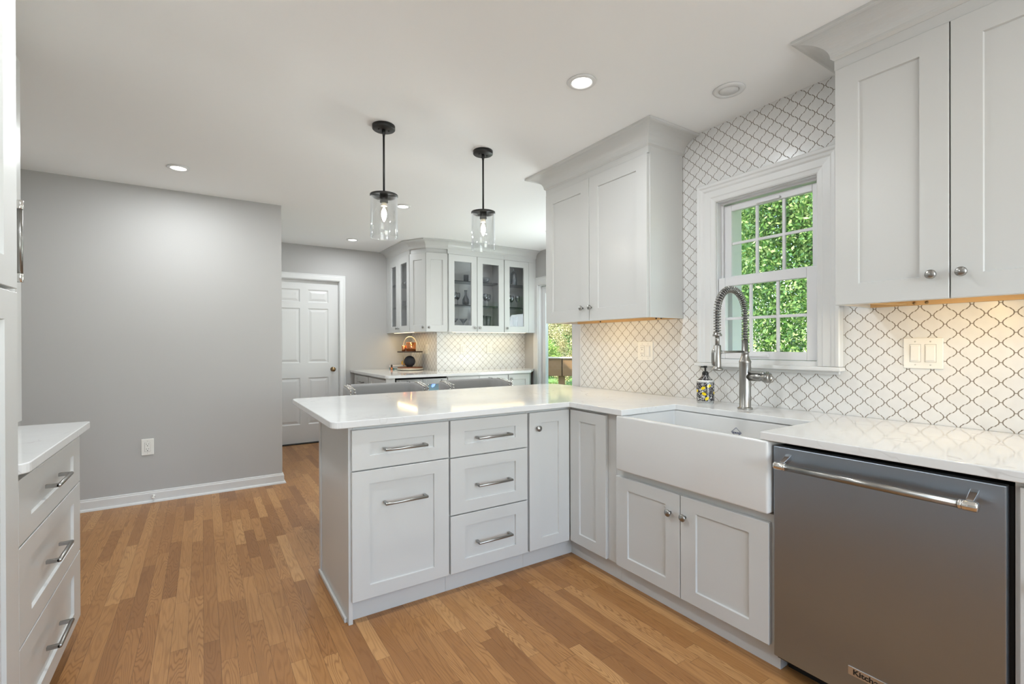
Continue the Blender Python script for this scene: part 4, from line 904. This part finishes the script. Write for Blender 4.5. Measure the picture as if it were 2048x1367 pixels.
MB().lathe([(.045, -.0005), (.072, -.0005), (.075, -.003), (.071, -.008), (.050, -.010), (.047, -.006), (.045, -.0005)], (2.2, 1.405, ZC), (0, 0, 1), 40).build('trim_ring', trimp, t)
MB().lathe([(0, -.008), (.043, -.008), (.0445, -.004), (.0445, -.0008), (0, -.0008)], (2.2, 1.405, ZC), (0, 0, 1), 32).build('lens', trimp, t)

# ================================================================= OUTDOORS
structure(MB().box(2.75, 40, -12, 2.7, -.6, -.35).box(4.1, 40, 2.7, 40, -.6, -.35).build('ground', grassm), 'lawn outside')
def leaf_mesh(name, n, rx, ry, z0, z1, size, mat, seed=1, shell=.5, clumps=230):
    g = np.random.default_rng(seed); c = g.normal(size=(clumps, 3)); c /= np.linalg.norm(c, axis=1)[:, None]; c *= (g.random(clumps)**.4)[:, None]
    k = g.integers(0, clumps, n); p = c[k]*.88+g.normal(size=(n, 3))*.085
    p[:, 0] *= rx; p[:, 1] *= ry; p[:, 2] = (z0+z1)/2+p[:, 2]*(z1-z0)/2
    a = g.normal(size=(n, 3)); a /= np.linalg.norm(a, axis=1)[:, None]; b = g.normal(size=(n, 3)); b -= a*(a*b).sum(1)[:, None]; b /= np.linalg.norm(b, axis=1)[:, None]
    s = size*(.6+.8*g.random(n))[:, None]
    V = np.stack([p-a*s, p+b*s*.5, p+a*s, p-b*s*.5], 1).reshape(-1, 3)
    me = bpy.data.meshes.new(name); me.vertices.add(4*n); me.loops.add(4*n); me.polygons.add(n)
    me.vertices.foreach_set('co', V.astype(np.float32).ravel()); me.loops.foreach_set('vertex_index', np.arange(4*n, dtype=np.int32))
    me.polygons.foreach_set('loop_start', np.arange(0, 4*n, 4, dtype=np.int32)); me.update(calc_edges=True); me.materials.append(mat); return me
CR1 = leaf_mesh('foliage', 150000, 2.1, 2.1, -.2, 8.0, .030, leaf_a, 3); CR2 = leaf_mesh('foliage', 150000, 1.9, 1.9, .6, 7.2, .025, leaf_b, 5)
def tree(x, y, crown_me, label, rz, s=1., group='trees outside'):
    t = thing('tree', label, 'tree', (x, y, -.36), group, rz)
    o = bpy.data.objects.new('foliage', crown_me); COL.objects.link(o); o.parent = t; o.scale = (s, s, s)
    pts = [(0, 0, 0), (.05, .02, 1.5), (-.05, .08, 3), (.08, 0, 4.8), (0, 0, 6.5*s)]; m = MB().tube(pts, [.16, .13, .11, .07, .02], 10)
    for i in range(5): a = i*1.3; zz = 1.8+i*.8; m.tube([(0, .03, zz), (math.cos(a)*.8, math.sin(a)*.8, zz+.6), (math.cos(a)*1.5, math.sin(a)*1.5, zz+1.4)], [.05, .035, .012], 6)
    m.build('trunk', bark, t, local=True); return t
i = 0
for x, y, me, lab in ((8.2, 3.2, CR1, 'dense green tree nearest outside the sink window'), (8.0, -1.3, CR1, 'dense green tree to the right outside the sink window'), (10.4, 7.6, CR2, 'lighter yellow-green tree to the left outside the sink window'),
                     (12.6, 1.0, CR1, 'second-row tree right of centre behind the sink window'), (14.6, 5.0, CR2, 'second-row yellow-green tree behind the sink window'), (15.2, 10.4, CR1, 'second-row tree left of centre behind the sink window'),
                     (18.8, 1.2, CR1, 'back-row tree right of centre behind the sink window'), (19.6, 7.6, CR1, 'back-row tree in the middle behind the sink window')):
    tree(x, y, me, lab, i*1.7, 1.); i += 1
for x, y, me, lab in ((9.0, 12.3, CR1, 'green tree nearest beyond the patio door'), (14.0, 15.6, CR1, 'green tree to the right beyond the patio door'), (9.8, 17.0, CR2, 'yellow-green tree to the left beyond the patio door'), (15.0, 21.5, CR1, 'back-row tree beyond the patio door')):
    tree(x, y, me, lab, i*1.7, 1., 'trees seen through the patio door'); i += 1
SH1 = leaf_mesh('shrub', 20000, .75, .75, .0, 1.5, .020, leaf_b, 8, clumps=30); SH2 = leaf_mesh('shrub', 20000, .7, .7, .0, 1.9, .018, leaf_c, 9, clumps=30); SH3 = leaf_mesh('shrub', 9000, .5, .5, .0, .8, .024, leaf_a, 10, clumps=24)
def shrub(me, x, y, z, label, rz=0, s=1., g=None):
    o = bpy.data.objects.new('shrub', me); COL.objects.link(o); o.location = (x, y, z); o.rotation_euler = (0, 0, rz); o.scale = (s, s, s); return tag(o, label, 'shrub', g)
shrub(SH1, 6.5, 8.9, .0, 'yellow-green shrub behind the wooden fence, left in the patio door'); shrub(SH2, 8.0, 9.7, .15, 'tan flowering shrub behind the wooden fence', 1., 1.15); shrub(SH1, 8.3, 7.9, -.1, 'yellow-green shrub behind the wooden fence, right in the patio door', 2.)
for k, (x, y) in enumerate(((5.15, 6.45), (6.3, 5.4))): shrub(SH3, x, y, -.30, 'low green plant in front of the wooden fence', k, 1.15, 'low plants in front of the fence')
structure(MB().box(5.9, 14, 7.6, 18, -.35, .2).build('ground', grassm), 'raised bank outside')
t = thing('wooden_fence', 'low weathered wooden fence with wide boards seen through the patio door', 'fence', (5.9, 6.9, -.35))
ff = Fr(5.0, 7.35, (1.5, -1.25))
for k, (a, b) in enumerate(((-1.0, .72), (.74, 2.9))): MB().box(a, b, -.05, 0, .66, .985, ff).build('board', fencew, t, bevel=.006)
for u in (-.9, .72, 2.4): MB().box(u-.06, u+.06, -.16, -.055, -.35, .99, ff).build('post', fencew, t, bevel=.006)
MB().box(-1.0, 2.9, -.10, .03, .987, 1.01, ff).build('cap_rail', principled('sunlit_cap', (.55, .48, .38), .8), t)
